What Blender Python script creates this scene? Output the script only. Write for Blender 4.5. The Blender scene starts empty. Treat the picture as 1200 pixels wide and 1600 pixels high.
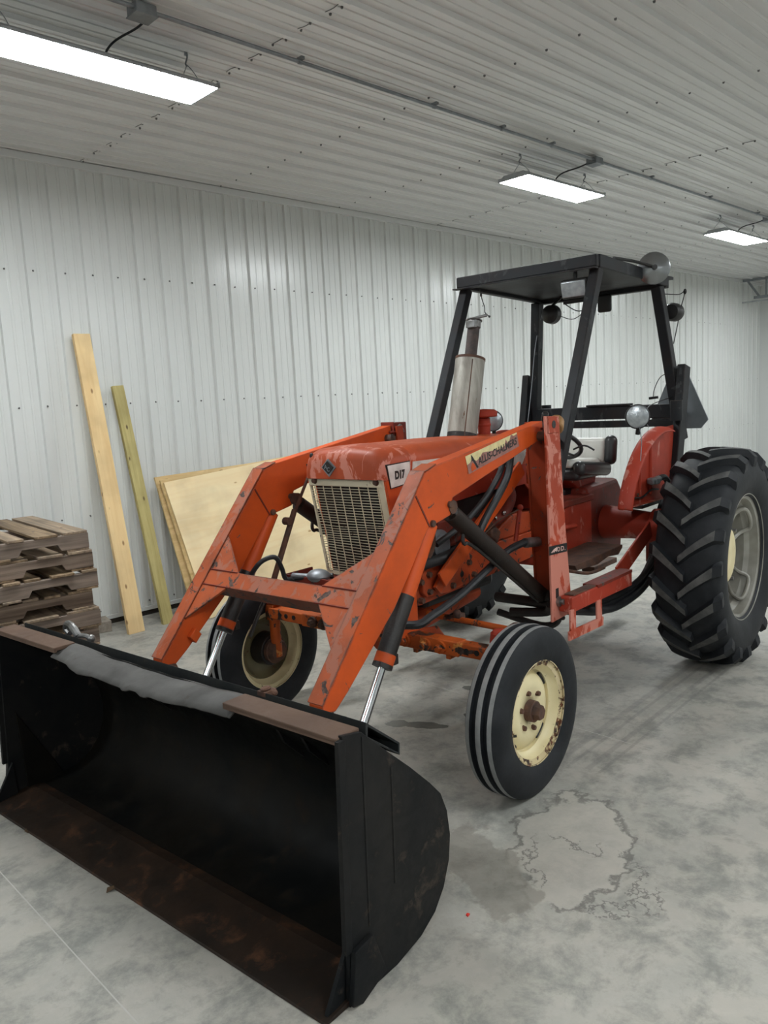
import bpy, bmesh, math, random
from mathutils import Vector, Matrix, noise
from math import pi, sin, cos, radians as R
random.seed(7)
scene = bpy.context.scene
col = scene.collection

# ------------------------------------------------------------------ camera
cam_d = bpy.data.cameras.new('camera')
cam = bpy.data.objects.new('camera', cam_d)
col.objects.link(cam)
yaw, pitch, roll = -0.7687, -0.137, -0.0529
f_ = Vector((-sin(yaw)*cos(pitch), cos(yaw)*cos(pitch), sin(pitch)))
r0 = Vector((cos(yaw), sin(yaw), 0)); u0 = r0.cross(f_)
r_ = r0*cos(roll) + u0*sin(roll); u_ = -r0*sin(roll) + u0*cos(roll)
m = Matrix((r_, u_, -f_)).transposed().to_4x4()
m.translation = Vector((0, 0, 1.7156))
cam.matrix_world = m
cam_d.sensor_fit = 'AUTO'; cam_d.sensor_width = 36.0
cam_d.lens = 1227.4/1600*36.0
cam_d.clip_start = 0.05; cam_d.clip_end = 100
scene.camera = cam

# ------------------------------------------------------------------ world, exposure
w = bpy.data.worlds.new('world'); scene.world = w; w.use_nodes = True
w.node_tree.nodes['Background'].inputs[0].default_value = (0.5, 0.55, 0.6, 1)
w.node_tree.nodes['Background'].inputs[1].default_value = 0.0
vs = scene.view_settings
scene.display_settings.display_device = 'sRGB'
vs.view_transform = 'Standard'; vs.look = 'None'; vs.gamma = 1.0; vs.use_curve_mapping = False
vs.exposure = 1.95
LAMP = 17.0          # strength of every LED diffuser in the building
LAMP_COL = (0.93, 0.98, 1.0)
scene.cycles.use_denoising = True
scene.cycles.max_bounces = 6; scene.cycles.diffuse_bounces = 4; scene.cycles.glossy_bounces = 4
scene.cycles.sample_clamp_indirect = 6

# ------------------------------------------------------------------ mesh builder
class MB:
    def __init__(s): s.v = []; s.f = []; s.mi = []; s.cur = 0
    def add(s, vs_, fs):
        o = len(s.v); s.v += [Vector(p) for p in vs_]
        for f in fs: s.f.append([o+i for i in f]); s.mi.append(s.cur)
        return s
    def mat(s, i): s.cur = i; return s
    def box(s, c, d, rot=None):
        x, y, z = d[0]/2, d[1]/2, d[2]/2
        p = [Vector((a*x, b*y, e*z)) for a in (-1, 1) for b in (-1, 1) for e in (-1, 1)]
        if rot is not None: p = [rot @ q for q in p]
        c = Vector(c)
        return s.add([q+c for q in p], [(0,1,3,2),(4,6,7,5),(0,4,5,1),(2,3,7,6),(0,2,6,4),(1,5,7,3)])
    def bx(s, x0, x1, y0, y1, z0, z1):
        return s.box(((x0+x1)/2, (y0+y1)/2, (z0+z1)/2), (x1-x0, y1-y0, z1-z0))
    def bar(s, a, b, w_, h, up=(0, 0, 1), ov=0):
        a, b = Vector(a), Vector(b); d = b-a; L = d.length+2*ov; d.normalize()
        up = Vector(up); sd = d.cross(up)
        if sd.length < 1e-4: sd = d.cross(Vector((0, 1, 0)))
        sd.normalize(); up = sd.cross(d)
        M = Matrix((d, sd, up)).transposed()
        return s.box((a+b)/2, (L, w_, h), M)
    def prism(s, poly, y0, y1, ax='y'):
        # poly in (x,z) for ax y ; (y,z) for x ; (x,y) for z
        def P(p, t): return {'y': (p[0], t, p[1]), 'x': (t, p[0], p[1]), 'z': (p[0], p[1], t)}[ax]
        n = len(poly)
        vs_ = [P(p, y0) for p in poly] + [P(p, y1) for p in poly]
        fs = [tuple(range(n)), tuple(range(2*n-1, n-1, -1))] + [(i, n+i, n+(i+1) % n, (i+1) % n) for i in range(n)]
        return s.add(vs_, fs)
    def poly3(s, pts, n, t):
        n = Vector(n).normalized()*t; k = len(pts); p = [Vector(q) for q in pts]
        return s.add(p+[q-n for q in p], [tuple(range(k)), tuple(range(2*k-1, k-1, -1))]+[(i, k+i, k+(i+1) % k, (i+1) % k) for i in range(k)])
    def cyl(s, a, b, r0, r1=None, n=16, caps=True):
        if r1 is None: r1 = r0
        a, b = Vector(a), Vector(b); d = (b-a).normalized()
        t = d.cross(Vector((0, 0, 1)))
        if t.length < 1e-3: t = d.cross(Vector((0, 1, 0)))
        t.normalize(); q = d.cross(t)
        vs_ = [c+(t*cos(2*pi*i/n)+q*sin(2*pi*i/n))*r for c, r in ((a, r0), (b, r1)) for i in range(n)]
        fs = [(i, (i+1) % n, n+(i+1) % n, n+i) for i in range(n)]
        if caps: fs += [tuple(range(n-1, -1, -1)), tuple(range(n, 2*n))]
        return s.add(vs_, fs)
    def tube(s, pts, r, n=10, sub=6):
        p = [Vector(q) for q in pts]
        if sub > 1 and len(p) > 2:
            out = []
            for i in range(len(p)-1):
                a, b, c, d = p[max(i-1, 0)], p[i], p[i+1], p[min(i+2, len(p)-1)]
                for k in range(sub):
                    t = k/sub
                    out.append(0.5*((2*b)+(c-a)*t+(2*a-5*b+4*c-d)*t*t+(3*b-a-3*c+d)*t**3))
            out.append(p[-1]); p = out
        m_ = len(p); vs_ = []; t = None
        for i in range(m_):
            d = (p[min(i+1, m_-1)]-p[max(i-1, 0)]).normalized()
            if t is None:
                t = d.cross(Vector((0, 0, 1)))
                if t.length < 1e-3: t = d.cross(Vector((0, 1, 0)))
            t = (t-d*t.dot(d)).normalized(); q = d.cross(t)
            vs_ += [p[i]+(t*cos(2*pi*k/n)+q*sin(2*pi*k/n))*r for k in range(n)]
        fs = [(i*n+k, i*n+(k+1) % n, (i+1)*n+(k+1) % n, (i+1)*n+k) for i in range(m_-1) for k in range(n)]
        fs += [tuple(range(n-1, -1, -1)), tuple(range((m_-1)*n, m_*n))]
        return s.add(vs_, fs)
    def lathe(s, prof, org=(0, 0, 0), ax='y', n=48, closed=False):
        # prof: (radius, axial)
        vs_ = []; k = len(prof); org = Vector(org)
        for i in range(n):
            a = 2*pi*i/n
            for r, t in prof:
                x, z = r*cos(a), r*sin(a)
                vs_.append(org+Vector({'y': (x, t, z), 'z': (x, z, t), 'x': (t, x, z)}[ax]))
        rng = range(k if closed else k-1)
        fs = [(i*k+j, ((i+1) % n)*k+j, ((i+1) % n)*k+(j+1) % k, i*k+(j+1) % k) for i in range(n) for j in rng]
        return s.add(vs_, fs)
    def sphere(s, c, r, sc=(1, 1, 1), n=14, m_=8):
        prof = [(max(1e-4, r*sin(pi*j/m_)), -r*cos(pi*j/m_)) for j in range(m_+1)]
        o = len(s.v); s.lathe(prof, (0, 0, 0), 'z', n)
        c = Vector(c)
        for i in range(o, len(s.v)): v = s.v[i]; s.v[i] = Vector((v.x*sc[0], v.y*sc[1], v.z*sc[2]))+c
        return s
    def grid(s, fn, nu, nv):
        vs_ = [fn(i/nu, j/nv) for i in range(nu+1) for j in range(nv+1)]; k = nv+1
        return s.add(vs_, [(i*k+j, (i+1)*k+j, (i+1)*k+j+1, i*k+j+1) for i in range(nu) for j in range(nv)])
    def xf(s, M):
        s.v = [M @ v for v in s.v]; return s
    def mirror_y(s):
        s.v = [Vector((v.x, -v.y, v.z)) for v in s.v]; s.f = [f[::-1] for f in s.f]; return s
    def mesh(s, name, mats, smooth=35, org=None):
        me = bpy.data.meshes.new(name)
        vv = s.v if org is None else [v-Vector(org) for v in s.v]
        me.from_pydata([tuple(v) for v in vv], [], s.f)
        if not isinstance(mats, (list, tuple)): mats = [mats]
        for x in mats: me.materials.append(x)
        me.polygons.foreach_set('material_index', s.mi)
        b = bmesh.new(); b.from_mesh(me); bmesh.ops.recalc_face_normals(b, faces=b.faces[:]); b.to_mesh(me); b.free()
        if smooth:
            me.polygons.foreach_set('use_smooth', [True]*len(me.polygons))
            me.set_sharp_from_angle(angle=R(smooth))
        me.update()
        return me
    def build(s, name, mats, parent=None, smooth=35, bevel=0, org=None, solid=0, label=None, seg=2):
        o = bpy.data.objects.new(name, s.mesh(name, mats, smooth, org))
        col.objects.link(o)
        if org is not None: o.location = org
        if parent is not None:
            o.parent = parent
            if org is not None and parent.type != 'EMPTY': o.location = Vector(org)-parent.location
            elif org is None and parent.type != 'EMPTY': o.location = -parent.location
        if solid:
            k = o.modifiers.new('solid', 'SOLIDIFY'); k.thickness = solid; k.offset = 0
        if bevel:
            k = o.modifiers.new('bevel', 'BEVEL'); k.width = bevel; k.segments = seg; k.limit_method = 'ANGLE'; k.angle_limit = R(40)
            k.harden_normals = False
        if label: o['label'] = label
        return o

def tag(o, label, cat, group=None, kind=None):
    o['label'] = label; o['category'] = cat
    if group: o['group'] = group
    if kind: o['kind'] = kind
    return o
def empty(name, loc=(0, 0, 0), rz=0):
    o = bpy.data.objects.new(name, None); col.objects.link(o); o.location = loc; o.rotation_euler = (0, 0, rz); o.empty_display_size = .1
    return o
def struct(o): o['kind'] = 'structure'; return o
def text_into(mb, txt, org, right, up, size, bold=0.0, shear=0.0, spacing=1.0, fit=None):
    cu = bpy.data.curves.new('lettering', 'FONT'); cu.body = txt; cu.size = 1.0; cu.offset = bold; cu.shear = shear; cu.space_character = spacing
    cu.resolution_u = 3
    o = bpy.data.objects.new('lettering', cu); col.objects.link(o)
    dg = bpy.context.evaluated_depsgraph_get(); me = o.evaluated_get(dg).to_mesh()
    org, right, up = Vector(org), Vector(right).normalized(), Vector(up).normalized()
    xs = [v.co.x for v in me.vertices]; w_ = max(xs)-min(xs); x0 = min(xs)
    sx = size if fit is None else fit/w_
    mb.add([org+right*((v.co.x-x0)*sx)+up*(v.co.y*size) for v in me.vertices], [tuple(p.vertices) for p in me.polygons])
    o.evaluated_get(dg).to_mesh_clear(); bpy.data.objects.remove(o); bpy.data.curves.remove(cu)

# ------------------------------------------------------------------ materials
def new_mat(name):
    m_ = bpy.data.materials.new(name); m_.use_nodes = True; nt = m_.node_tree
    return m_, nt, nt.nodes['Principled BSDF']
def N(nt, t, **kw):
    n = nt.nodes.new(t)
    for k, v in kw.items():
        if k in ('inputs',):
            for a, b in v.items(): n.inputs[a].default_value = b
        else: setattr(n, k, v)
    return n
def noise_n(nt, co, scale, detail=4, rough=.55, dist=0.0):
    n = N(nt, 'ShaderNodeTexNoise'); n.inputs['Scale'].default_value = scale; n.inputs['Detail'].default_value = detail
    n.inputs['Roughness'].default_value = rough; n.inputs['Distortion'].default_value = dist
    nt.links.new(co, n.inputs['Vector']); return n.outputs['Fac']
def ramp(nt, fac, stops, interp='LINEAR'):
    n = N(nt, 'ShaderNodeValToRGB'); n.color_ramp.interpolation = interp
    el = n.color_ramp.elements
    while len(el) > len(stops): el.remove(el[-1])
    while len(el) < len(stops): el.new(1)
    for e, (p, c) in zip(el, stops):
        e.position = p; e.color = (c, c, c, 1) if not isinstance(c, (tuple, list)) else (*c, 1)
    nt.links.new(fac, n.inputs[0]); return n.outputs[0]
def mix(nt, fac, a, b, mode='MIX'):
    n = N(nt, 'ShaderNodeMix', data_type='RGBA', blend_type=mode)
    for i, x in ((0, fac), (6, a), (7, b)):
        if isinstance(x, (int, float)): n.inputs[i].default_value = x
        elif isinstance(x, (tuple, list)): n.inputs[i].default_value = (*x, 1)
        else: nt.links.new(x, n.inputs[i])
    return n.outputs[2]
def math_n(nt, op, a, b=None, c=None, clamp=False):
    n = N(nt, 'ShaderNodeMath', operation=op, use_clamp=clamp)
    for i, x in enumerate((a, b, c)):
        if x is None: continue
        if isinstance(x, (int, float)): n.inputs[i].default_value = x
        else: nt.links.new(x, n.inputs[i])
    return n.outputs[0]
def coords(nt, scale=None, out='Object', loc=None):
    t = N(nt, 'ShaderNodeTexCoord').outputs[out]
    if scale is None and loc is None: return t
    mp = N(nt, 'ShaderNodeMapping')
    if scale: mp.inputs['Scale'].default_value = scale
    if loc: mp.inputs['Location'].default_value = loc
    nt.links.new(t, mp.inputs['Vector']); return mp.outputs[0]
def bump(nt, bs, h, dist=.002, strength=1.0):
    b = N(nt, 'ShaderNodeBump'); b.inputs['Distance'].default_value = dist; b.inputs['Strength'].default_value = strength
    nt.links.new(h, b.inputs['Height']); nt.links.new(b.outputs[0], bs.inputs['Normal'])
def simple(name, c, rough=.5, metal=0.0, var=.25, scale=12, bmp=0.0, emis=None, spec=.5, c2=None, lo=.35, hi=.7):
    m_, nt, bs = new_mat(name)
    co = coords(nt); n1 = noise_n(nt, co, scale, 6)
    if c2 is None: c2 = tuple(x*(1-var) for x in c)
    nt.links.new(mix(nt, ramp(nt, n1, [(lo, 0), (hi, 1)]), c, c2), bs.inputs['Base Color'])
    bs.inputs['Roughness'].default_value = rough; bs.inputs['Metallic'].default_value = metal
    bs.inputs['Specular IOR Level'].default_value = spec
    if bmp: bump(nt, bs, noise_n(nt, co, scale*6, 4), bmp)
    return m_
def paint(name, base, fade=(.60, .24, .19), fade_t=.62, scuff=(.045, .03, .025), scuff_t=.66, rough=.42, dirt=.25, fscale=7, sscale=16, edge=0.0, chip=None, loc=(0, 0, 0), streak=None):
    m_, nt, bs = new_mat(name)
    co = coords(nt, loc=loc)
    big = noise_n(nt, co, 2.2, 3)
    c = mix(nt, ramp(nt, big, [(.3, 0), (.75, 1)]), base, tuple(x*.74 for x in base))
    grime = noise_n(nt, co, 5, 8, .65)
    c = mix(nt, math_n(nt, 'MULTIPLY', ramp(nt, grime, [(.45, 0), (.8, 1)]), dirt), c, (.06, .03, .02))
    if fade_t < 1:
        cf = coords(nt, scale=(1, 1, .55), loc=loc)
        nf = noise_n(nt, cf, fscale, 7, .62, .6)
        c = mix(nt, math_n(nt, 'MULTIPLY', ramp(nt, nf, [(fade_t, 0), (fade_t+.035, 1)]), .8), c, fade)
    msk = ramp(nt, noise_n(nt, co, sscale, 7, .62, .8), [(scuff_t, 0), (scuff_t+.03, 1)])
    if edge > 0:
        bv = N(nt, 'ShaderNodeBevel', samples=4); bv.inputs['Radius'].default_value = .012
        g = N(nt, 'ShaderNodeNewGeometry')
        d = N(nt, 'ShaderNodeVectorMath', operation='DOT_PRODUCT')
        nt.links.new(bv.outputs[0], d.inputs[0]); nt.links.new(g.outputs['Normal'], d.inputs[1])
        e = math_n(nt, 'SUBTRACT', 1.0, d.outputs['Value'])
        e2 = math_n(nt, 'MULTIPLY', e, math_n(nt, 'MULTIPLY', ramp(nt, noise_n(nt, co, 9, 6, .7), [(.42, 0), (.62, 1)]), edge*9), clamp=True)
        msk = math_n(nt, 'MAXIMUM', msk, e2)
    sc = mix(nt, ramp(nt, noise_n(nt, co, 40, 3), [(.4, 0), (.6, 1)]), scuff, tuple(min(1, x*2.6) for x in scuff))
    c = mix(nt, msk, c, sc)
    nt.links.new(c, bs.inputs['Base Color'])
    nt.links.new(math_n(nt, 'ADD', rough, math_n(nt, 'MULTIPLY', grime, .25)), bs.inputs['Roughness'])
    bs.inputs['Specular IOR Level'].default_value = .28
    bump(nt, bs, math_n(nt, 'SUBTRACT', grime, math_n(nt, 'MULTIPLY', msk, .5)), .0015, .6)
    return m_

M = {}
ORANGE = (.69, .096, .014); RED = (.42, .046, .022)
M['arm'] = paint('loader_orange_paint', ORANGE, fade_t=.80, scuff_t=.675, dirt=.30, edge=.8, rough=.38)
M['arm_worn'] = paint('worn_orange_paint', (.46, .095, .030), fade=(.34, .13, .085), fade_t=.52, scuff_t=.595, dirt=.65, edge=1.0, fscale=10, sscale=14)
M['hood'] = paint('faded_hood_paint', (.52, .088, .026), fade=(.58, .20, .14), fade_t=.62, scuff_t=.70, dirt=.35, rough=.36, fscale=12, loc=(.3, .2, .1))
M['nose'] = paint('nose_paint', (.48, .080, .026), fade=(.60, .23, .17), fade_t=.53, scuff_t=.66, dirt=.4, rough=.36, fscale=13, loc=(1.5, .7, .1))
M['red'] = paint('faded_red_paint', RED, fade=(.52, .21, .165), fade_t=.60, scuff_t=.68, dirt=.35, fscale=8)
M['column'] = paint('tower_column_paint', (.36, .048, .014), fade_t=.8, scuff_t=.62, dirt=.6)
M['arm_dirty'] = paint('grimy_orange_paint', (.22, .050, .018), fade_t=.8, scuff=(.03, .02, .017), scuff_t=.55, dirt=.8)  # dark tone paints in the shade of the beam's downward face, with grime
M['tower'] = paint('tower_faded_paint', (.46, .068, .030), fade=(.62, .25, .19), fade_t=.49, scuff_t=.69, dirt=.2, fscale=9, sscale=20)
M['darkred'] = paint('dirty_dark_red_paint', (.20, .028, .016), fade_t=1, scuff_t=.60, dirt=.7)
M['engine'] = paint('engine_orange_paint', (.50, .075, .022), fade=(.6, .2, .1), fade_t=.68, scuff=(.025, .018, .015), scuff_t=.58, dirt=.6)
M['axle'] = paint('chipped_axle_paint', (.50, .095, .015), fade=(.60, .25, .06), fade_t=.62, scuff=(.03, .018, .014), scuff_t=.56, dirt=.5, fscale=12, sscale=13)
M['rust'] = simple('rusted_steel', (.13, .06, .035), .8, 0, c2=(.05, .03, .025), scale=18, bmp=.002)
M['rops'] = paint('black_rops_paint', (.010, .012, .015), fade=(.045, .047, .05), fade_t=.60, scuff=(.05, .04, .035), scuff_t=.70, dirt=.3, rough=.42, fscale=9, edge=.25)
M['black'] = simple('black_paint', (.007, .007, .008), .45, c2=(.016, .014, .013), scale=10, bmp=.001)
M['greasy'] = simple('greasy_black_metal', (.008, .007, .007), .5, c2=(.026, .02, .017), scale=14, bmp=.002)
M['hose'] = simple('black_rubber_hose', (.009, .010, .012), .5, c2=(.02, .021, .023), scale=20)
M['chrome'] = simple('chrome_rod', (.62, .64, .66), .16, 1.0, var=.2, scale=8)
M['mirror'] = simple('brushed_mirror_disc', (.30, .31, .32), .25, 1.0, var=.5, scale=5)
M['steel'] = simple('bare_steel', (.34, .34, .34), .42, .8, c2=(.12, .11, .10), scale=16)
M['zinc'] = simple('galvanised_steel', (.30, .32, .34), .5, .6, var=.3, scale=14)
M['glass_lamp'] = simple('lamp_lens', (.46, .49, .51), .14, .6, c2=(.30, .32, .34), scale=28, bmp=.001)
M['sign_grey'] = simple('sign_back_grey', (.24, .26, .28), .5, .2, var=.2)
M['gauge_tan'] = simple('tan_plastic', (.42, .22, .07), .5, c2=(.2, .1, .04))
M['cyl_dark'] = paint('dark_cylinder_paint', (.022, .015, .012), fade=(.06, .036, .027), fade_t=.62, scuff=(.01, .01, .01), scuff_t=.62, rough=.38)
M['white_seat'] = simple('white_vinyl', (.74, .73, .68), .4, c2=(.56, .55, .50), scale=6)
M['black_seat'] = simple('black_vinyl', (.018, .020, .022), .3, c2=(.05, .05, .05), scale=9)
M['decal_w'] = simple('white_decal', (.78, .78, .74), .35, c2=(.5, .5, .47), scale=12)
M['ink'] = simple('black_ink', (.012, .012, .012), .5)

def rubber(name, a, b, bmp=.001, scale=7):
    m_, nt, bs = new_mat(name); co = coords(nt)
    n1 = noise_n(nt, co, scale, 8, .65); n2 = noise_n(nt, co, 30, 4)
    c = mix(nt, ramp(nt, n1, [(.42, 0), (.72, 1)]), a, b)
    nt.links.new(c, bs.inputs['Base Color']); bs.inputs['Roughness'].default_value = .62; bs.inputs['Specular IOR Level'].default_value = .3
    bump(nt, bs, n2, bmp); return m_
M['tire'] = rubber('tire_rubber', (.008, .0095, .012), (.021, .023, .027))
M['tread'] = rubber('worn_tread_rubber', (.21, .215, .215), (.30, .305, .30), .002, 12)
M['lug'] = rubber('lug_tread_rubber', (.055, .055, .055), (.12, .118, .112), .002, 14)
def rim_mat(name, base, rust_t, edge_rust=True, dark=(.30, .27, .18)):
    m_, nt, bs = new_mat(name); co = coords(nt)
    n0 = noise_n(nt, co, 4, 3); n1 = noise_n(nt, co, 24, 8, .7, .4)
    c = mix(nt, ramp(nt, n0, [(.4, 0), (.75, 1)]), base, dark)
    k = ramp(nt, n1, [(rust_t, 0), (rust_t+.03, 1)])
    c = mix(nt, k, c, mix(nt, ramp(nt, noise_n(nt, co, 60, 2), [(.4, 0), (.6, 1)]), (.16, .055, .02), (.03, .015, .01)))
    nt.links.new(c, bs.inputs['Base Color']); bs.inputs['Roughness'].default_value = .42
    bump(nt, bs, math_n(nt, 'MULTIPLY', k, -1), .001); return m_
M['cream'] = rim_mat('cream_rim_paint', (.80, .70, .43), .635, dark=(.62, .53, .30))
M['cream_edge'] = rim_mat('rusty_cream_rim_edge', (.72, .60, .36), .52, dark=(.5, .4, .22))
M['grimy'] = rim_mat('grimy_rim_back', (.17, .145, .075), .6, dark=(.08, .07, .035))  # dark olive carries the shade inside the dish as well as grime
M['silver'] = rim_mat('silver_rim_paint', (.33, .32, .28), .66, dark=(.13, .12, .10))

def grille_paint():
    return rim_mat('cream_grille_paint', (.70, .64, .47), .60, dark=(.55, .5, .36))
M['grille'] = grille_paint()
def muffler_mat():
    m_, nt, bs = new_mat('aluminised_muffler'); co = coords(nt, scale=(14, 14, 1.6))
    n1 = noise_n(nt, co, 1.6, 6, .6, .3)
    c = mix(nt, ramp(nt, n1, [(.35, 0), (.7, 1)]), (.40, .385, .34), (.19, .175, .15))
    n2 = noise_n(nt, coords(nt, scale=(20, 20, 4)), 1.5, 4)
    c = mix(nt, ramp(nt, n2, [(.68, 0), (.72, 1)]), c, (.12, .06, .03))
    nt.links.new(c, bs.inputs['Base Color']); bs.inputs['Metallic'].default_value = .35; bs.inputs['Roughness'].default_value = .5; return m_
M['muffler'] = muffler_mat()
M['pipe'] = simple('rusty_exhaust_pipe', (.055, .045, .045), .75, .1, c2=(.10, .07, .06), scale=40, bmp=.002)
def bucket_mat(name, a, b, rust, t):
    m_, nt, bs = new_mat(name); co = coords(nt)
    n0 = noise_n(nt, co, 3, 5, .6, .5); n1 = noise_n(nt, co, 9, 8, .7, .3)
    c = mix(nt, ramp(nt, n0, [(.4, 0), (.65, 1)]), a, b)
    c = mix(nt, ramp(nt, n1, [(t, 0), (t+.15, 1)]), c, rust)
    nt.links.new(c, bs.inputs['Base Color'])
    nt.links.new(ramp(nt, n1, [(.3, .38), (.7, .75)]), bs.inputs['Roughness'])
    bs.inputs['Specular IOR Level'].default_value = .12
    bump(nt, bs, n1, .002, .6); return m_
M['bucket_in'] = bucket_mat('bucket_inner_black', (.0045, .005, .005), (.010, .0085, .0065), (.018, .013, .009), .56)
M['bucket_out'] = bucket_mat('bucket_outer_black', (.008, .009, .010), (.018, .017, .016), (.075, .058, .044), .58)
M['edge_rust'] = bucket_mat('rusty_cutting_edge', (.020, .015, .012), (.036, .022, .015), (.085, .040, .022), .54)
M['tube'] = bucket_mat('tube_black', (.020, .023, .024), (.035, .036, .035), (.06, .05, .042), .6)
M['lip_rust'] = bucket_mat('rusty_lip', (.095, .060, .045), (.14, .09, .065), (.05, .033, .026), .6)
M['lip_steel'] = bucket_mat('bare_lip_steel', (.075, .072, .069), (.13, .125, .12), (.07, .048, .038), .62)

def panel_mat(name, c):
    m_, nt, bs = new_mat(name); co = coords(nt)
    n0 = noise_n(nt, co, 1.2, 4)
    nt.links.new(mix(nt, n0, c, tuple(x*.92 for x in c)), bs.inputs['Base Color'])
    bs.inputs['Roughness'].default_value = .24; bs.inputs['Specular IOR Level'].default_value = .5
    return m_
M['wall'] = panel_mat('white_wall_steel', (.74, .755, .735))
M['ceil'] = panel_mat('white_ceiling_steel', (.72, .72, .71))
M['trimw'] = panel_mat('white_trim_steel', (.72, .73, .72))
M['screw'] = simple('screw_head', (.16, .16, .16), .5, .4)

def wood(name, a, b, knot, along='z', sc=1.0, gs=34, dark_t=.72):
    m_, nt, bs = new_mat(name)
    s_ = {'z': (gs, gs, 1.2), 'x': (1.2, gs, gs), 'y': (gs, 1.2, gs)}[along]
    t = N(nt, 'ShaderNodeTexCoord').outputs['Object']
    oi = N(nt, 'ShaderNodeObjectInfo')
    ad = N(nt, 'ShaderNodeVectorMath', operation='ADD')
    mu = N(nt, 'ShaderNodeVectorMath', operation='SCALE'); mu.inputs['Scale'].default_value = 13.0
    cmb = N(nt, 'ShaderNodeCombineXYZ')
    for i in range(3): nt.links.new(oi.outputs['Random'], cmb.inputs[i])
    nt.links.new(cmb.outputs[0], mu.inputs[0]); nt.links.new(t, ad.inputs[0]); nt.links.new(mu.outputs[0], ad.inputs[1])
    mp = N(nt, 'ShaderNodeMapping'); mp.inputs['Scale'].default_value = s_; nt.links.new(ad.outputs[0], mp.inputs['Vector'])
    g = noise_n(nt, mp.outputs[0], sc, 7, .6, .8)
    c = mix(nt, ramp(nt, g, [(.35, 0), (.68, 1)]), a, b)
    big = noise_n(nt, ad.outputs[0], 3, 3)
    c = mix(nt, math_n(nt, 'MULTIPLY', ramp(nt, big, [(.45, 0), (.75, 1)]), .5), c, tuple(x*.6 for x in b))
    br = N(nt, 'ShaderNodeBrightContrast')
    nt.links.new(c, br.inputs[0]); nt.links.new(math_n(nt, 'MULTIPLY', math_n(nt, 'SUBTRACT', oi.outputs['Random'], .5), .06), br.inputs['Bright'])
    c = br.outputs[0]
    # knots
    v = N(nt, 'ShaderNodeTexVoronoi'); v.inputs['Scale'].default_value = 1.0
    mk = N(nt, 'ShaderNodeMapping'); q = {'z': (9, 9, 4.0), 'x': (4.0, 9, 9), 'y': (9, 4.0, 9)}[along]
    mk.inputs['Scale'].default_value = q; nt.links.new(ad.outputs[0], mk.inputs['Vector']); nt.links.new(mk.outputs[0], v.inputs['Vector'])
    c = mix(nt, ramp(nt, v.outputs['Distance'], [(.05, 1), (.10, 0)]), c, knot)
    nt.links.new(c, bs.inputs['Base Color']); bs.inputs['Roughness'].default_value = .65
    bump(nt, bs, g, .0012); return m_
M['pine'] = wood('pine_board_wood', (.86, .63, .32), (.76, .51, .23), (.34, .18, .07), 'z', 1, 16)
M['treated'] = wood('treated_lumber_wood', (.54, .46, .20), (.40, .33, .12), (.12, .08, .03), 'z', 1.4, 22)
M['pallet_x'] = wood('weathered_stringer_wood', (.29, .22, .17), (.085, .06, .045), (.05, .035, .025), 'x', 1, 28)
M['pallet_y'] = wood('weathered_deck_wood', (.36, .26, .165), (.11, .075, .048), (.05, .035, .025), 'y', 1, 28)
M['plywood'] = wood('plywood_face', (.88, .72, .44), (.82, .62, .34), (.50, .30, .12), 'x', 1, 11)
M['plywood2'] = wood('plywood_back_sheet', (.78, .57, .28), (.56, .37, .15), (.4, .25, .1), 'x', 1.3, 14)
M['darkwood'] = simple('dark_base_plank', (.035, .028, .022), .8)
M['block'] = simple('concrete_block', (.34, .30, .25), .9, c2=(.22, .19, .16), scale=30, bmp=.003)
M['lamp_white'] = simple('white_fixture_steel', (.42, .44, .46), .4, .1)
def emit(name, c, s):
    m_, nt, bs = new_mat(name)
    bs.inputs['Base Color'].default_value = (.8, .8, .8, 1); bs.inputs['Emission Color'].default_value = (*c, 1); bs.inputs['Emission Strength'].default_value = s
    return m_
M['led'] = emit('led_diffuser', LAMP_COL, LAMP)

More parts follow.
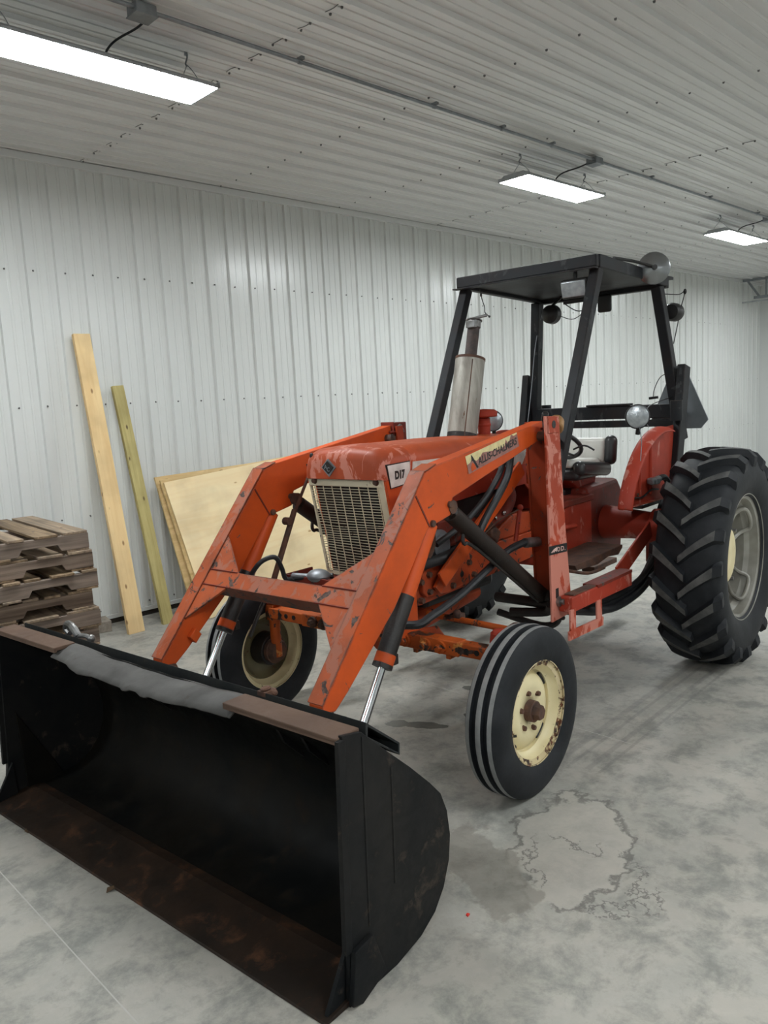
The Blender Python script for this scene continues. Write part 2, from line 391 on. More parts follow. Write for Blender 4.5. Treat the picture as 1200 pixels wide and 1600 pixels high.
def concrete():
    m_, nt, bs = new_mat('sealed_concrete'); co = coords(nt)
    n0 = noise_n(nt, co, .9, 6, .6, .3); n1 = noise_n(nt, co, 3.5, 8, .68, .2); n2 = noise_n(nt, co, 26, 6, .7)
    c = mix(nt, ramp(nt, n0, [(.32, 0), (.68, 1)]), (.42, .40, .355), (.27, .275, .25))
    c = mix(nt, math_n(nt, 'MULTIPLY', ramp(nt, n1, [(.40, 0), (.62, 1)]), .55), c, (.46, .425, .37))
    n3 = noise_n(nt, coords(nt, loc=(5, 3, 0)), 5.5, 9, .72, .25)
    c = mix(nt, math_n(nt, 'MULTIPLY', ramp(nt, n3, [(.46, 0), (.62, 1)]), .75), c, (.18, .185, .17))
    c = mix(nt, math_n(nt, 'MULTIPLY', ramp(nt, n2, [(.45, 0), (.75, 1)]), .35), c, (.50, .475, .43))
    sep = N(nt, 'ShaderNodeSeparateXYZ'); nt.links.new(co, sep.inputs[0]); X, Y = sep.outputs[0], sep.outputs[1]
    wob = math_n(nt, 'SUBTRACT', noise_n(nt, co, 6, 5, .6), .5)
    wob2 = math_n(nt, 'SUBTRACT', noise_n(nt, co, 20, 5, .6), .5)
    def ell(cx, cy, rx, ry, ang, wamp=.9, wb=None):
        dx = math_n(nt, 'SUBTRACT', X, cx); dy = math_n(nt, 'SUBTRACT', Y, cy); ca, sa = cos(ang), sin(ang)
        a = math_n(nt, 'DIVIDE', math_n(nt, 'ADD', math_n(nt, 'MULTIPLY', dx, ca), math_n(nt, 'MULTIPLY', dy, sa)), rx)
        b = math_n(nt, 'DIVIDE', math_n(nt, 'SUBTRACT', math_n(nt, 'MULTIPLY', dy, ca), math_n(nt, 'MULTIPLY', dx, sa)), ry)
        d = math_n(nt, 'SQRT', math_n(nt, 'ADD', math_n(nt, 'MULTIPLY', a, a), math_n(nt, 'MULTIPLY', b, b)))
        return math_n(nt, 'ADD', d, math_n(nt, 'MULTIPLY', wob if wb is None else wb, wamp))
    # worn light patch with cracked rim in front of the front wheel
    pd = ell(2.42, 1.58, .42, .24, R(25), 1.5)
    c = mix(nt, math_n(nt, 'MULTIPLY', ramp(nt, pd, [(.80, 1), (.9, 0)]), .5), c, (.50, .465, .41))
    rim = math_n(nt, 'MULTIPLY', ramp(nt, pd, [(.84, 0), (.89, 1), (.93, 1), (.98, 0)]), ramp(nt, noise_n(nt, co, 4, 2), [(.38, 0), (.48, 1)]))
    c = mix(nt, math_n(nt, 'MULTIPLY', rim, .7), c, (.12, .115, .105))
    pd3 = ell(2.30, 1.42, .30, .20, R(80), 2.6)
    rim3 = math_n(nt, 'MULTIPLY', ramp(nt, pd3, [(.84, 0), (.87, 1), (.90, 1), (.93, 0)]), ramp(nt, noise_n(nt, co, 6, 2), [(.42, 0), (.5, 1)]))
    c = mix(nt, math_n(nt, 'MULTIPLY', rim3, .75), c, (.13, .125, .115))
    pd2 = ell(2.08, 1.72, .34, .16, R(60), 1.6)
    c = mix(nt, math_n(nt, 'MULTIPLY', ramp(nt, pd2, [(.8, 1), (.9, 0)]), .55), c, (.19, .175, .15))
    # tyre tracks running forward from the rear wheel
    ta, tb = Vector((5.0, 2.02)), Vector((3.0, 1.90)); d = (tb-ta); L_ = d.length; d.normalize()
    al = math_n(nt, 'ADD', math_n(nt, 'MULTIPLY', math_n(nt, 'SUBTRACT', X, ta.x), d.x), math_n(nt, 'MULTIPLY', math_n(nt, 'SUBTRACT', Y, ta.y), d.y))
    ac = math_n(nt, 'ADD', math_n(nt, 'MULTIPLY', math_n(nt, 'SUBTRACT', X, ta.x), -d.y), math_n(nt, 'MULTIPLY', math_n(nt, 'SUBTRACT', Y, ta.y), d.x))
    st = None
    for off, wd in ((-.10, .022), (-.035, .012), (.05, .018), (.11, .010)):
        k = math_n(nt, 'DIVIDE', math_n(nt, 'ABSOLUTE', math_n(nt, 'SUBTRACT', ac, off)), wd)
        k = ramp(nt, k, [(.6, 1), (1, 0)])
        st = k if st is None else math_n(nt, 'MAXIMUM', st, k)
    inl = math_n(nt, 'MULTIPLY', math_n(nt, 'GREATER_THAN', al, 0), math_n(nt, 'LESS_THAN', al, L_))
    c = mix(nt, math_n(nt, 'MULTIPLY', math_n(nt, 'MULTIPLY', st, inl), .28), c, (.14, .14, .14))
    # oil and water spots
    wet = None
    for (cx, cy, rx, ry, an) in ((2.90, 2.775, .135, .045, R(-60)), (2.825, 2.90, .07, .05, R(-50)), (3.47, 2.93, .035, .05, 0), (3.15, 2.66, .03, .05, 0)):
        k = ramp(nt, ell(cx, cy, rx, ry, an, .8, wob2), [(.9, 1), (1.0, 0)])
        wet = k if wet is None else math_n(nt, 'MAXIMUM', wet, k)
    c = mix(nt, math_n(nt, 'MULTIPLY', wet, .72), c, (.075, .08, .07))
    nt.links.new(c, bs.inputs['Base Color'])
    rg = math_n(nt, 'ADD', .42, math_n(nt, 'MULTIPLY', n1, .25))
    nt.links.new(math_n(nt, 'SUBTRACT', rg, math_n(nt, 'MULTIPLY', wet, .32)), bs.inputs['Roughness'])
    bs.inputs['Specular IOR Level'].default_value = .4
    bump(nt, bs, math_n(nt, 'MULTIPLY', math_n(nt, 'ADD', n2, math_n(nt, 'MULTIPLY', n1, 2)), math_n(nt, 'SUBTRACT', 1, wet)), .0016, .7)
    return m_
M['concrete'] = concrete()
M['joint'] = simple('dusty_joint', (.62, .60, .56), .9, c2=(.30, .29, .27), scale=1.2)

# ------------------------------------------------------------------ the building
XL, XR, YF, YW, ZC = -4.877, 17.07, -8.0, 6.265, 3.7233
fl = struct(MB().bx(XL-.3, XR+.3, YF-.3, YW+.3, -.25, -.0006).build('floor', M['joint'], smooth=0))
XJ = [XL-.3, -1.67, .85, 3.37, 8.41, 13.4, XR+.3]; YJ = [YF-.3, -1.5, 3.51, YW+.3]
for i in range(len(XJ)-1):
    for j in range(len(YJ)-1):
        g = .0022
        MB().bx(XJ[i]+g, XJ[i+1]-g, YJ[j]+g, YJ[j+1]-g, -.02, 0).build('floor_slab', M['concrete'], fl, smooth=0)
PER = .2286
def rib_profile(n):
    # (along, depth) of n rib periods; the big rib is at the start of each period
    p = []
    for k in range(n):
        o = k*PER
        p += [(o-.024, 0), (o-.016, .024), (o+.016, .024), (o+.024, 0), (o+.064, 0), (o+.070, .005), (o+.084, .005), (o+.090, 0),
              (o+.138, 0), (o+.144, .005), (o+.158, .005), (o+.164, 0)]
    p.append((n*PER-.024, 0)); return p
def sheet(n, length, name):
    mb = MB(); pr = rib_profile(n); k = len(pr)
    # x along the profile, y depth (towards -y), z along the length
    mb.add([(a, -d, z) for z in (0, length) for a, d in pr]+[(a, .004, z) for z in (0, length) for a, d in (pr[0], pr[-1])], [(i, i+1, k+i+1, k+i) for i in range(k-1)])
    return mb
wall = struct(MB().bx(XL-.1, XR+.1, YW+.03, YW+.15, 0, ZC+.15).build('wall_back', M['trimw'], smooth=0))
me_w = sheet(4, ZC-.05, 'wall').mesh('wall_panel', M['wall'], 0)
for k in range(24):
    o = bpy.data.objects.new('wall_panel', me_w); col.objects.link(o); o.parent = wall
    o.location = (2.4381-.9144*8+k*.9144, YW+.024-(.0008 if k % 2 else 0), .05)
sc = MB()
for zr, off in ((.925, .0), (1.83, .0), (2.86, .0), (.12, 0)):
    for k in range(96):
        x = 2.4381-.9144*8+k*PER+.047+random.uniform(-.012, .012)
        sc.cyl((x, YW+.018, zr+random.uniform(-.008, .008)), (x, YW+.010, zr), .0075, .006, 6)
o = sc.build('panel_screws', M['screw'], wall); o['kind'] = 'stuff'
struct(MB().bx(XL, XR, YW-.022, YW+.03, ZC-.055, ZC).build('trim_1', M['trimw'], smooth=0, bevel=.003))
tb = struct(MB().bx(XL, XR, YW-.012, YW+.02, .045, .075).build('trim_2', M['trimw'], smooth=0))
struct(MB().bx(XL, XR, YW+.005, YW+.04, 0, .05).build('baseboard_back', M['darkwood'], smooth=0))
# the walls behind and beside the camera, flat white steel
struct(MB().bx(XL-.1, XL, YF, YW+.1, 0, ZC).build('wall_left', M['wall'], smooth=0))
struct(MB().bx(XR, XR+.1, YF, YW+.1, 0, ZC).build('wall_right', M['wall'], smooth=0))
struct(MB().bx(XL, XR, YF-.1, YF, 0, ZC).build('wall_front', M['wall'], smooth=0))
ceil = struct(MB().bx(XL-.1, XR+.1, YF-.1, YW+.1, ZC+.01, ZC+.15).build('ceiling', M['trimw'], smooth=0))
rng = random.Random(3)
XS = [-5.5, -1.3, 2.9, 7.1, 11.3, 15.5, 17.1]
cms = {}
for i in range(6):
    L_ = XS[i+1]-XS[i]+.03
    if round(L_, 2) not in cms:
        mb = sheet(4, L_, 'c')
        # lay it down: profile runs along -Y, depth down, length along X
        mb.xf(Matrix(((0, 0, 1, 0), (-1, 0, 0, 0), (0, 1, 0, 0), (0, 0, 0, 1))))
        cms[round(L_, 2)] = mb.mesh('ceiling_panel', M['ceil'], 0)
    for j in range(16):
        o = bpy.data.objects.new('ceiling_panel', cms[round(L_, 2)]); col.objects.link(o); o.parent = ceil
        o.location = (XS[i], YW+.03-j*.9144, ZC+.006+rng.uniform(-.001, .001)); o.rotation_euler = (0, R(.045), 0)
sc = MB()
for x in (-1.28, 1.5, 2.93, 4.21, 5.6, 7.13, 8.5, 9.9, 11.33, 12.7):
    seam = x in (2.93, 7.13, -1.28, 11.33)
    for k in range(62):
        y = YW-.02-k*PER-.03
        for dy in ((0, .09) if seam else (0,)):
            xx = x+random.uniform(-.02, .02)
            sc.cyl((xx, y-dy, ZC+.002), (xx, y-dy, ZC-.009), .0085, .006, 6)
o = sc.build('ceiling_screws', M['screw'], ceil); o['kind'] = 'stuff'
sm = MB()
for x in (2.905, 7.105):
    for k in range(62):
        y = YW-.02-k*PER
        sm.tube([(x, y-.03, ZC-.002), (x+random.uniform(-.008, .012), y-.09, ZC-.0045), (x+random.uniform(-.01, .01), y-.15, ZC-.0035), (x, y-.20, ZC-.002)], .0022, 5, 3)
o = sm.build('lap_seam', M['screw'], ceil); o['kind'] = 'stuff'

# ------------------------------------------------------------------ ceiling lights, conduit, boxes
def fixture(x, y, label, group='long LED ceiling lights'):
    t = empty('ceiling_light', (x, y, 3.50))
    tag(t, label, 'light', group)
    b = MB(); L_, W_ = .60, .155
    # shallow pan with a chamfered back
    pr = [(-W_, .0), (-W_, .012), (-.10, .045), (.10, .045), (W_, .012), (W_, .0), (W_-.01, 0), (W_-.01, .008), (-W_+.01, .008), (-W_+.01, 0)]
    b.prism(pr, -L_, L_, 'x')
    for s in (-1, 1): b.bx(s*L_-.006, s*L_+.006, -W_, W_, 0, .028)
    b.build('housing', M['lamp_white'], t, 30)
    MB().bx(-L_+.008, L_-.008, -W_+.012, W_-.012, -.002, .006).build('diffuser', M['led'], t, 0)
    for s in (-1, 1):
        hx = s*.50
        h = MB()
        for q in (-1, 1): h.tube([(hx, q*.10, .040), (hx, q*.05, .10), (hx, 0, .145)], .0025, 6, 3)
        h.tube([(hx, 0, .14), (hx, .012, .155), (hx, 0, .17), (hx, -.01, .185), (hx, 0, .20)], .005, 6, 3)
        h.cyl((hx, 0, .195), (hx, 0, .222), .012, .008, 8)
        h.build('hanger', M['zinc'], t)
    MB().tube([(.02, 0, .04), (.02, -.005, .09), (.05, -.06, .135), (.10, -.20, .16), (.12, -.30, .185)], .006, 8).build('power_cord', M['hose'], t)
    return t
fixture(2.07, 4.05, 'long LED ceiling light above the bucket, cut by the left frame edge')
fixture(6.21, 4.05, 'LED ceiling light hanging above the tractor roof')
fixture(10.2, 4.05, 'distant LED ceiling light beyond the tractor, cut by the right frame edge')
fixture(-2.07, 4.05, 'LED ceiling light of the wall row, nearest the blank left wall')  # this lamp and the next are out of view, added to light the room
fixture(14.3, 4.05, 'LED ceiling light of the wall row, last one before the far door track')
for y, nm in ((-.6, 'middle row'), (-5.2, 'row farthest from the tractor')):  # unseen rows behind the camera, added to light the room
    for x, nx in ((-2.07, 'nearest the blank left wall'), (2.07, 'level with the bucket'), (6.21, 'level with the tractor roof'), (10.2, 'past the tractor'), (14.3, 'nearest the far end wall')):
        fixture(x, y, 'LED ceiling light of the '+nm+', '+nx)
cd = empty('conduit', (0, 3.70, ZC-.046)); tag(cd, 'thin grey steel conduit with junction boxes along the white ceiling', 'conduit')
MB().cyl((XL, 0, 0), (XR, 0, 0), .011, n=10).build('pipe', M['zinc'], cd)
for x in (3.1, 4.25, 5.0, 5.65, 7.3, 8.6, 9.9, 1.4):
    MB().bx(x-.012, x+.012, -.03, .03, .008, .024).cyl((x-.012, 0, 0), (x+.012, 0, 0), .0145, n=10).build('strap', M['zinc'], cd)
for x, lb in ((2.13, 'grey junction box on the ceiling above the left light'), (6.33, 'grey junction box on the ceiling above the middle light'), (10.3, 'grey junction box above the far right light')):
    jb = MB().bx(x-.055, x+.055, -.03, .07, -.025, .024).build('junction_box', M['zinc'], cd, 0, .004)
    MB().bx(x-.06, x+.06, -.035, .075, -.031, -.025).build('cover_plate', M['zinc'], jb, 0, .002)

# door track hanging by the far end of the wall
t = empty('door_track', (16.0, 6.0, 3.4)); tag(t, 'perforated steel hanger and overhead door track at the far right end', 'door track')
MB().bx(-.02, .02, -.5, .23, .27, .32).build('hanger_angle', M['zinc'], t, 0)
MB().bar((0, .15, .29), (0, -.08, -.04), .04, .01, (1, 0, 0)).build('hanger_brace', M['zinc'], t, 0)
MB().bar((0, -.20, .29), (0, -.20, -.04), .04, .01, (1, 0, 0)).build('hanger_strut', M['zinc'], t, 0)
MB().bx(-.03, .03, -.55, .02, -.07, -.02).build('cross_angle', M['zinc'], t, 0)
MB().bx(-.025, .025, -.6, .24, -.13, -.10).build('track', M['chrome'], t, 0)

# ------------------------------------------------------------------ pallets
def pallet(z, dx, dy, rz, label, seed):
    rn = random.Random(seed)
    t = empty('wooden_pallet', (1.965+dx, 4.56+dy, z), R(-5)+rz); tag(t, label, 'pallet', 'stack of nine weathered pallets')
    L_, D_, zt = 1.22, 1.10, .118
    zb, zs = .014, .104-.002
    def stringer(y):
        n0, n1 = .16, .40; h = .038
        pts = [(0, zb), (-n0, zb), (-n0-.022, zb+h), (-n1+.022, zb+h), (-n1, zb), (-L_+n1, zb), (-L_+n1-.022, zb+h), (-L_+n0+.022, zb+h), (-L_+n0, zb), (-L_, zb), (-L_, zs), (0, zs)]
        MB().prism(pts, y, y+.036).build('stringer', M['pallet_x'], t, 0, .002, seg=1)
    for y in (0, D_/2-.018, D_-.036): stringer(y)
    x = 0.0
    for k in range(7):
        wd = rn.choice((.09, .13, .14, .19)); gp = rn.uniform(.025, .075)
        if x+wd > L_: break
        a = rn.uniform(-.012, .012); r_ = rn.uniform(-.006, .006)
        MB().box((-x-wd/2-.003, D_/2+a, .110), (wd, D_+.01, .0155), Matrix.Rotation(r_, 3, 'Z')).build('deck_board', M['pallet_y'], t, 0, .002, seg=1)
        x += wd+gp
    for xx, wd in ((.0, .13), (.44, .10), (.68, .10), (1.09, .13)):
        MB().box((-xx-wd/2-.002, D_/2+rn.uniform(-.01, .01), .0068), (wd, D_, .0132)).build('bottom_board', M['pallet_y'], t, 0, .002, seg=1)
names = ['weathered wooden pallet on the floor at the very bottom of the stack', 'weathered wooden pallet second from the floor in the stack', 'weathered pallet third from the floor in the stack', 'weathered pallet fourth from the floor in the stack',
         'grey pallet in the stack, the lowest whose right end clears the bucket', 'weathered grey pallet fourth from the top of the stack', 'weathered pallet in the middle, third from the top of the stack', 'weathered grey pallet second from the top of the stack', 'weathered brown wooden pallet, topmost of the stack']
offs = [(-.03, 0, 0), (.01, .01, .01), (-.02, -.01, -.01), (.0, .02, .0), (.012, .0, .006), (-.02, .012, -.01), (.012, -.012, .012), (.0, .0, -.004), (-.012, .006, .003)]
for i, (nm, (a, b_, c_)) in enumerate(zip(names, offs)): pallet(i*.1182, a, b_, c_, nm, 40+i)

# ------------------------------------------------------------------ lumber against the wall
def leaning(name, bot, top, wd, th, mat_, label, cat):
    bot, top = Vector(bot), Vector(top); d = top-bot; L_ = d.length; d.normalize()
    xx = Vector((1, 0, 0)); xx = (xx-d*xx.dot(d)).normalized(); yy = d.cross(xx)
    o = MB().box((0, th/2, L_/2), (wd, th, L_)).build(name, mat_, None, 0, .003)
    o.matrix_world = Matrix((xx, yy, d)).transposed().to_4x4(); o.location = bot
    tag(o, label, cat); return o
leaning('pine_board', (2.80, 5.81, .0), (2.768, 6.198, 2.39), .137, .038, M['pine'], 'tall pale pine board leaning on the white metal wall', 'board')
leaning('treated_board', (3.10, 5.84, .0), (3.03, 6.198, 1.977), .098, .038, M['treated'], 'shorter greenish treated board leaning beside the pale pine board', 'board')
def plysheet(bl, tl, mat_, label, th=.018, ln=2.44):
    bl, tl = Vector(bl), Vector(tl); d = (tl-bl); h = d.length; d.normalize()
    xx = Vector((1, -.012, .022)); xx = (xx-d*xx.dot(d)).normalized(); yy = d.cross(xx)
    mb = MB(); k = 5
    for i in range(k):
        mb.mat(i % 2); mb.bx(0, ln, i*th/k, (i+1)*th/k, 0, h)
    o = mb.build('plywood_sheet', [mat_, M['plywood2']], None, 0)
    o.matrix_world = Matrix((xx, yy, d)).transposed().to_4x4(); o.location = bl
    tag(o, label, 'plywood', 'plywood sheets behind the tractor'); return o
plysheet((3.30, 5.755, .002), (3.262, 6.165, 1.195), M['plywood2'], 'rear plywood sheet of the leaning stack, standing tallest against the wall')
plysheet((3.355, 5.705, .002), (3.276, 6.10, 1.17), M['plywood2'], 'middle plywood sheet sandwiched in the leaning stack')
plysheet((3.385, 5.675, .002), (3.288, 6.06, 1.150), M['plywood'], 'front plywood sheet with pale face, leaning behind the loader arm')
o = MB().box((2.66, 6.145, .045), (.12, .20, .09), Matrix.Rotation(R(-12), 3, 'Z')).build('concrete_block', M['block'], None, 0, .006)
tag(o, 'small grey brown concrete block on the floor beside the pallets', 'block')

# ------------------------------------------------------------------ the tractor (x forward, y to its left, z up)
T = empty('tractor', (2.472, 2.778, 0), math.atan2(-.0971, -.9953))
tag(T, 'old orange farm tractor with black roll frame and big front loader bucket', 'tractor')

# ---- bucket
prof = [(1.250, .800), (1.172, .790), (1.077, .707), (.962, .605), (.865, .512), (.815, .452), (.786, .38), (.774, .29), (.786, .205), (.822, .125), (.872, .07), (.945, .032), (1.07, .012), (1.26, .010)]
bk = MB(); inner = prof; t_ = .010
def offp(pr, t):
    out = []
    for i in range(len(pr)):
        a = Vector(pr[max(i-1, 0)]); b = Vector(pr[min(i+1, len(pr)-1)]); d = (b-a).normalized(); n = Vector((-d.y, d.x)); out.append(Vector(pr[i])+n*t)
    return out
pin = offp(prof[1:], t_); pout = prof[1:]
ring = [Vector(p) for p in pout]+pin[::-1]
bk.mat(0).prism([tuple(p) for p in ring], -1.055, 1.055)
bucket = bk.build('loader_bucket', [M['bucket_in']], T, 30)
side = [(1.25, .81), (1.172, .795), (1.077, .707), (.962, .605), (.865, .512), (.810, .452), (.780, .38), (.768, .29), (.780, .205), (.816, .125), (.868, .066), (.945, .026), (1.07, .002), (1.285, .002), (1.275, .19), (1.264, .476)]
for s in (1, -1):
    a = MB().prism(side, s*1.055, s*1.070)
    a.bar((1.258, s*1.0685, .80), (1.281, s*1.0685, .17), .028, .016, (0, 1, 0))
    if s > 0:
        a.bar((1.17, 1.071, .78), (1.185, 1.071, .20), .003, .007, (1, 0, 0)); a.bar((1.05, 1.071, .64), (1.06, 1.071, .27), .003, .006, (1, 0, 0))
    a.build('side_plate', M['bucket_out'], bucket, 30, .002)
    MB().prism([(1.19, .185), (1.270, .172), (1.292, .015), (1.25, .001), (1.139, .04)], s*1.072, s*1.090).build('wear_plate', M['bucket_out'], bucket, 0, .003)
    MB().prism([(1.262, .175), (1.25, .012), (1.36, .012)], s*1.038, s*1.052).build('corner_gusset', M['bucket_out'], bucket, 0, .002)
    MB().prism([(1.22, .40), (1.20, .02), (1.02, .02), (1.06, .10)], s*1.044, s*1.0545).build('side_stiffener', M['bucket_in'], bucket, 0, .002)
MB().prism([(1.13, .022), (1.18, .030), (1.375, .010), (1.380, .003), (1.13, .001)], -1.065, 1.065).build('cutting_edge', M['edge_rust'], bucket, 0, .002)
# lip: rusty angle at both ends, bent bare steel strip with a torn front edge between them
rn = random.Random(5)
for y0, y1 in ((-1.06, -.52), (.56, 1.06)):
    MB().bx(1.168, 1.262, y0, y1, .788, .804).bx(1.248, 1.262, y0, y1, .782, .80).build('lip_angle', M['lip_rust'], bucket, 0, .003)
lip = MB(); ny = 60
def lipf(u, v):
    y = -.55+1.15*u
    k = noise.noise(Vector((y*5, 3, 0)))*.5+noise.noise(Vector((y*17, 1, 0)))*.28
    fr = 1.268+k*.045+.02*sin(u*pi)
    x = 1.165+(fr-1.165)*v
    z = .797-.016*sin(u*pi)-(.030+.035*abs(k))*v**2.5+noise.noise(Vector((y*6, v*3, 5)))*.006
    return (x, y, z)
lip.grid(lipf, ny, 6).build('bent_lip', M['lip_steel'], bucket, 60, solid=.007)
tub = MB()
q = [(1.128, .803), (.979, .685), (.981, .645), (1.132, .752)]
q2 = [(1.119, .786), (.987, .682), (.988, .656), (1.122, .757)]
tub.add([(x, y, z) for y in (-1.05, 1.05) for x, z in q]+[(x, y, z) for y in (-1.05, 1.05) for x, z in q2],
        [(i, (i+1) % 4, 4+(i+1) % 4, 4+i) for i in range(4)]+[(8+i, 8+(i+1) % 4, 12+(i+1) % 4, 12+i) for i in range(4)]+
        [(b+i, b+(i+1) % 4, b+8+(i+1) % 4, b+8+i) for b in (0, 4) for i in range(4)])
tub.build('rear_tube', M['tube'], bucket, 0, .002)
hk = MB().tube([(1.08, -.66, .785), (1.08, -.70, .82), (1.075, -.75, .825), (1.07, -.775, .80), (1.07, -.75, .78)], .016, 10)
hk.tube([(1.08, -.66, .785), (1.07, -.62, .79), (1.07, -.57, .785)], .010, 8); hk.sphere((1.07, -.57, .785), .018)
hk.build('grab_hook', M['steel'], bucket)
MB().bx(1.08, 1.13, .575, .615, .788, .803).sphere((1.11, .595, .808), .014, (1.5, 1, .6)).sphere((1.11, .64, .803), .010).build('mud_clod', M['rust'], bucket)
for s in (1, -1):
    for y in (.425, .555):
        MB().prism([(.95, .60), (.80, .60), (.70, .56), (.70, .50), (.80, .40), (.90, .50)], s*y-.008, s*y+.008).build('hinge_bracket', M['black'], bucket, 0, .002)

# ---- loader arms
armp = [(.800, .597), (.734, .586), (.658, .642), (.361, .893), (.112, 1.183), (-.052, 1.216), (-.074, 1.290), (-.89, 1.497), (-.896, 1.585), (.041, 1.444), (.119, 1.420), (.802, .625)]
def lerp(a, b, t): return Vector(a)+(Vector(b)-Vector(a))*t
for s in (1, -1):
    y0, y1 = (.468, .54)
    a = MB().prism(armp, s*y0, s*y1)
    arm = a.build('loader_arm', M['arm'], T, 0, .004)
    # worn top plate strip on the front of the arm
    MB().poly3([(.803, s*.465, .630), (.803, s*.543, .630), (.123, s*.543, 1.426), (.123, s*.465, 1.426)], (.76, 0, .65), -.005).build('front_plate', M['arm_worn'], arm, 0, .001)
    MB().poly3([(.119, s*.465, 1.424), (.119, s*.543, 1.424), (.041, s*.543, 1.448), (.041, s*.465, 1.448)], (.3, 0, .95), -.004).build('elbow_plate', M['arm_worn'], arm, 0, .001)
    # weld seams of the elbow gusset
    for t in (.5405, .4675):
        MB().bar((.190, s*t, 1.330), (.105, s*t, 1.19), .004, .008, (1, 0, 0)).build('weld_seam', M['darkred'], arm, 0)
    MB().bx(-.895, -.885, s*.468, s*.54, 1.50, 1.58).build('end_plate', M['arm_worn'], arm, 0, .002)
    for px_, pz_ in ((.085, 1.20), (-.045, 1.265)): MB().cyl((px_, s*.455, pz_), (px_, s*.552, pz_), .015, n=12).build('pivot_pin', M['rust'], arm, 30, .002)
    MB().prism([(.775, .60), (.735, .595), (.715, .545), (.735, .52), (.785, .545)], s*.455, s*.525).build('pin_boss', M['rust'], arm, 0, .004)
    MB().prism([(.66, .70), (.625, .735), (.595, .70), (.63, .665)], s*.44, s*.469).build('stop_block', M['arm'], arm, 0, .003)
    if s > 0:
        # faded name decal
        d = MB(); A = Vector((-.180, .5415, 1.463)); B = Vector((-.630, .5415, 1.543)); dn = Vector((-.024, 0, -.082))
        d.mat(0).add([A, B, B+dn*.84, A+dn], [(0, 1, 2, 3)])
        rt = (B-A).normalized(); up = Vector((0, 0, 1)); up = (up-rt*up.dot(rt)).normalized()
        # torn, faded lower part of the decal
        edge = [(0, .0), (.0, .55), (.06, .60), (.10, .78), (.17, .52), (.24, .60), (.30, .80), (.36, .74), (.42, .66), (.50, .58), (.58, .50), (.66, .46), (.72, .50), (.765, .85), (.79, .55), (.83, .66), (.88, .95), (.93, .80), (1.0, .82), (1.0, .0)]
        L_ = (B-A).length; C0 = A+dn
        rt2 = ((B+dn*.84)-C0)
        d.mat(1).add([C0+rt2*x+(-dn)*y*.92+Vector((0, .0006, 0)) for x, y in edge], [tuple(range(len(edge)))])
        d.mat(2)
        text_into(d, 'ALLIS-CHALMERS', C0+rt2*.185-dn*.20+Vector((0, .0014, 0)), rt2, -dn, .047, .030, .18, 1.0, L_*.785)
        # flame like mark with a black stroke and an orange foot
        def dp(x, y, e=.0014): return C0+rt2*x-dn*y+Vector((0, e, 0))
        d.add([dp(.085, .55), (dp(.095, .95)), dp(.118, .80), dp(.185, .10), dp(.155, .08), dp(.105, .60)], [(0, 1, 2, 3, 4, 5)])
        d.mat(3).add([dp(.055, .06), dp(.055, .30), dp(.09, .50), dp(.125, .36), dp(.14, .08)], [(0, 1, 2, 3, 4)])
        d.build('name_decal', [M['decal_y'] if 'decal_y' in M else simple('cream_decal', (.78, .67, .34), .4, c2=(.6, .5, .25), scale=30), simple('faded_decal_red', (.36, .17, .14), .5, c2=(.25, .10, .08), scale=40), M['ink'], M['arm']], arm, 0)
# cross beam with its four gussets
def ap(y, z, e=.0): return (1.3376-.857*z+e*.76, y, z+e*.65)   # point on the sloping front plane of the arms
cb = MB().prism([(.4935, .985), (.545, .925), (.464, .856), (.4125, .916)], -.468, .468).build('cross_beam', M['arm_dirty'], T, 0, .003)
MB().poly3([ap(-.467, .925, .003), ap(.467, .925, .003), ap(.467, .985, .003), ap(-.467, .985, .003)], (.76, 0, .65), .004).build('worn_face', M['arm_worn'], cb, 0, .001)
for s in (1, -1):
    MB().poly3([ap(s*.468, 1.125, .003), ap(s*.468, .984, .003), ap(s*.265, .984, .003)], (.76, 0, .65), .010).build('upper_gusset', M['arm_worn'], cb, 0, .001)
    MB().poly3([ap(s*.468, .926, .003), ap(s*.29, .926, .003), ap(s*.468, .785, .003)], (.76, 0, .65), .010).build('lower_gusset', M['arm_worn'], cb, 0, .001)
    for z in (.985, .925): MB().bar(ap(s*.468, z, .004), ap(s*.27, z, .004), .006, .005).build('weld_seam', M['darkred'], cb, 0)

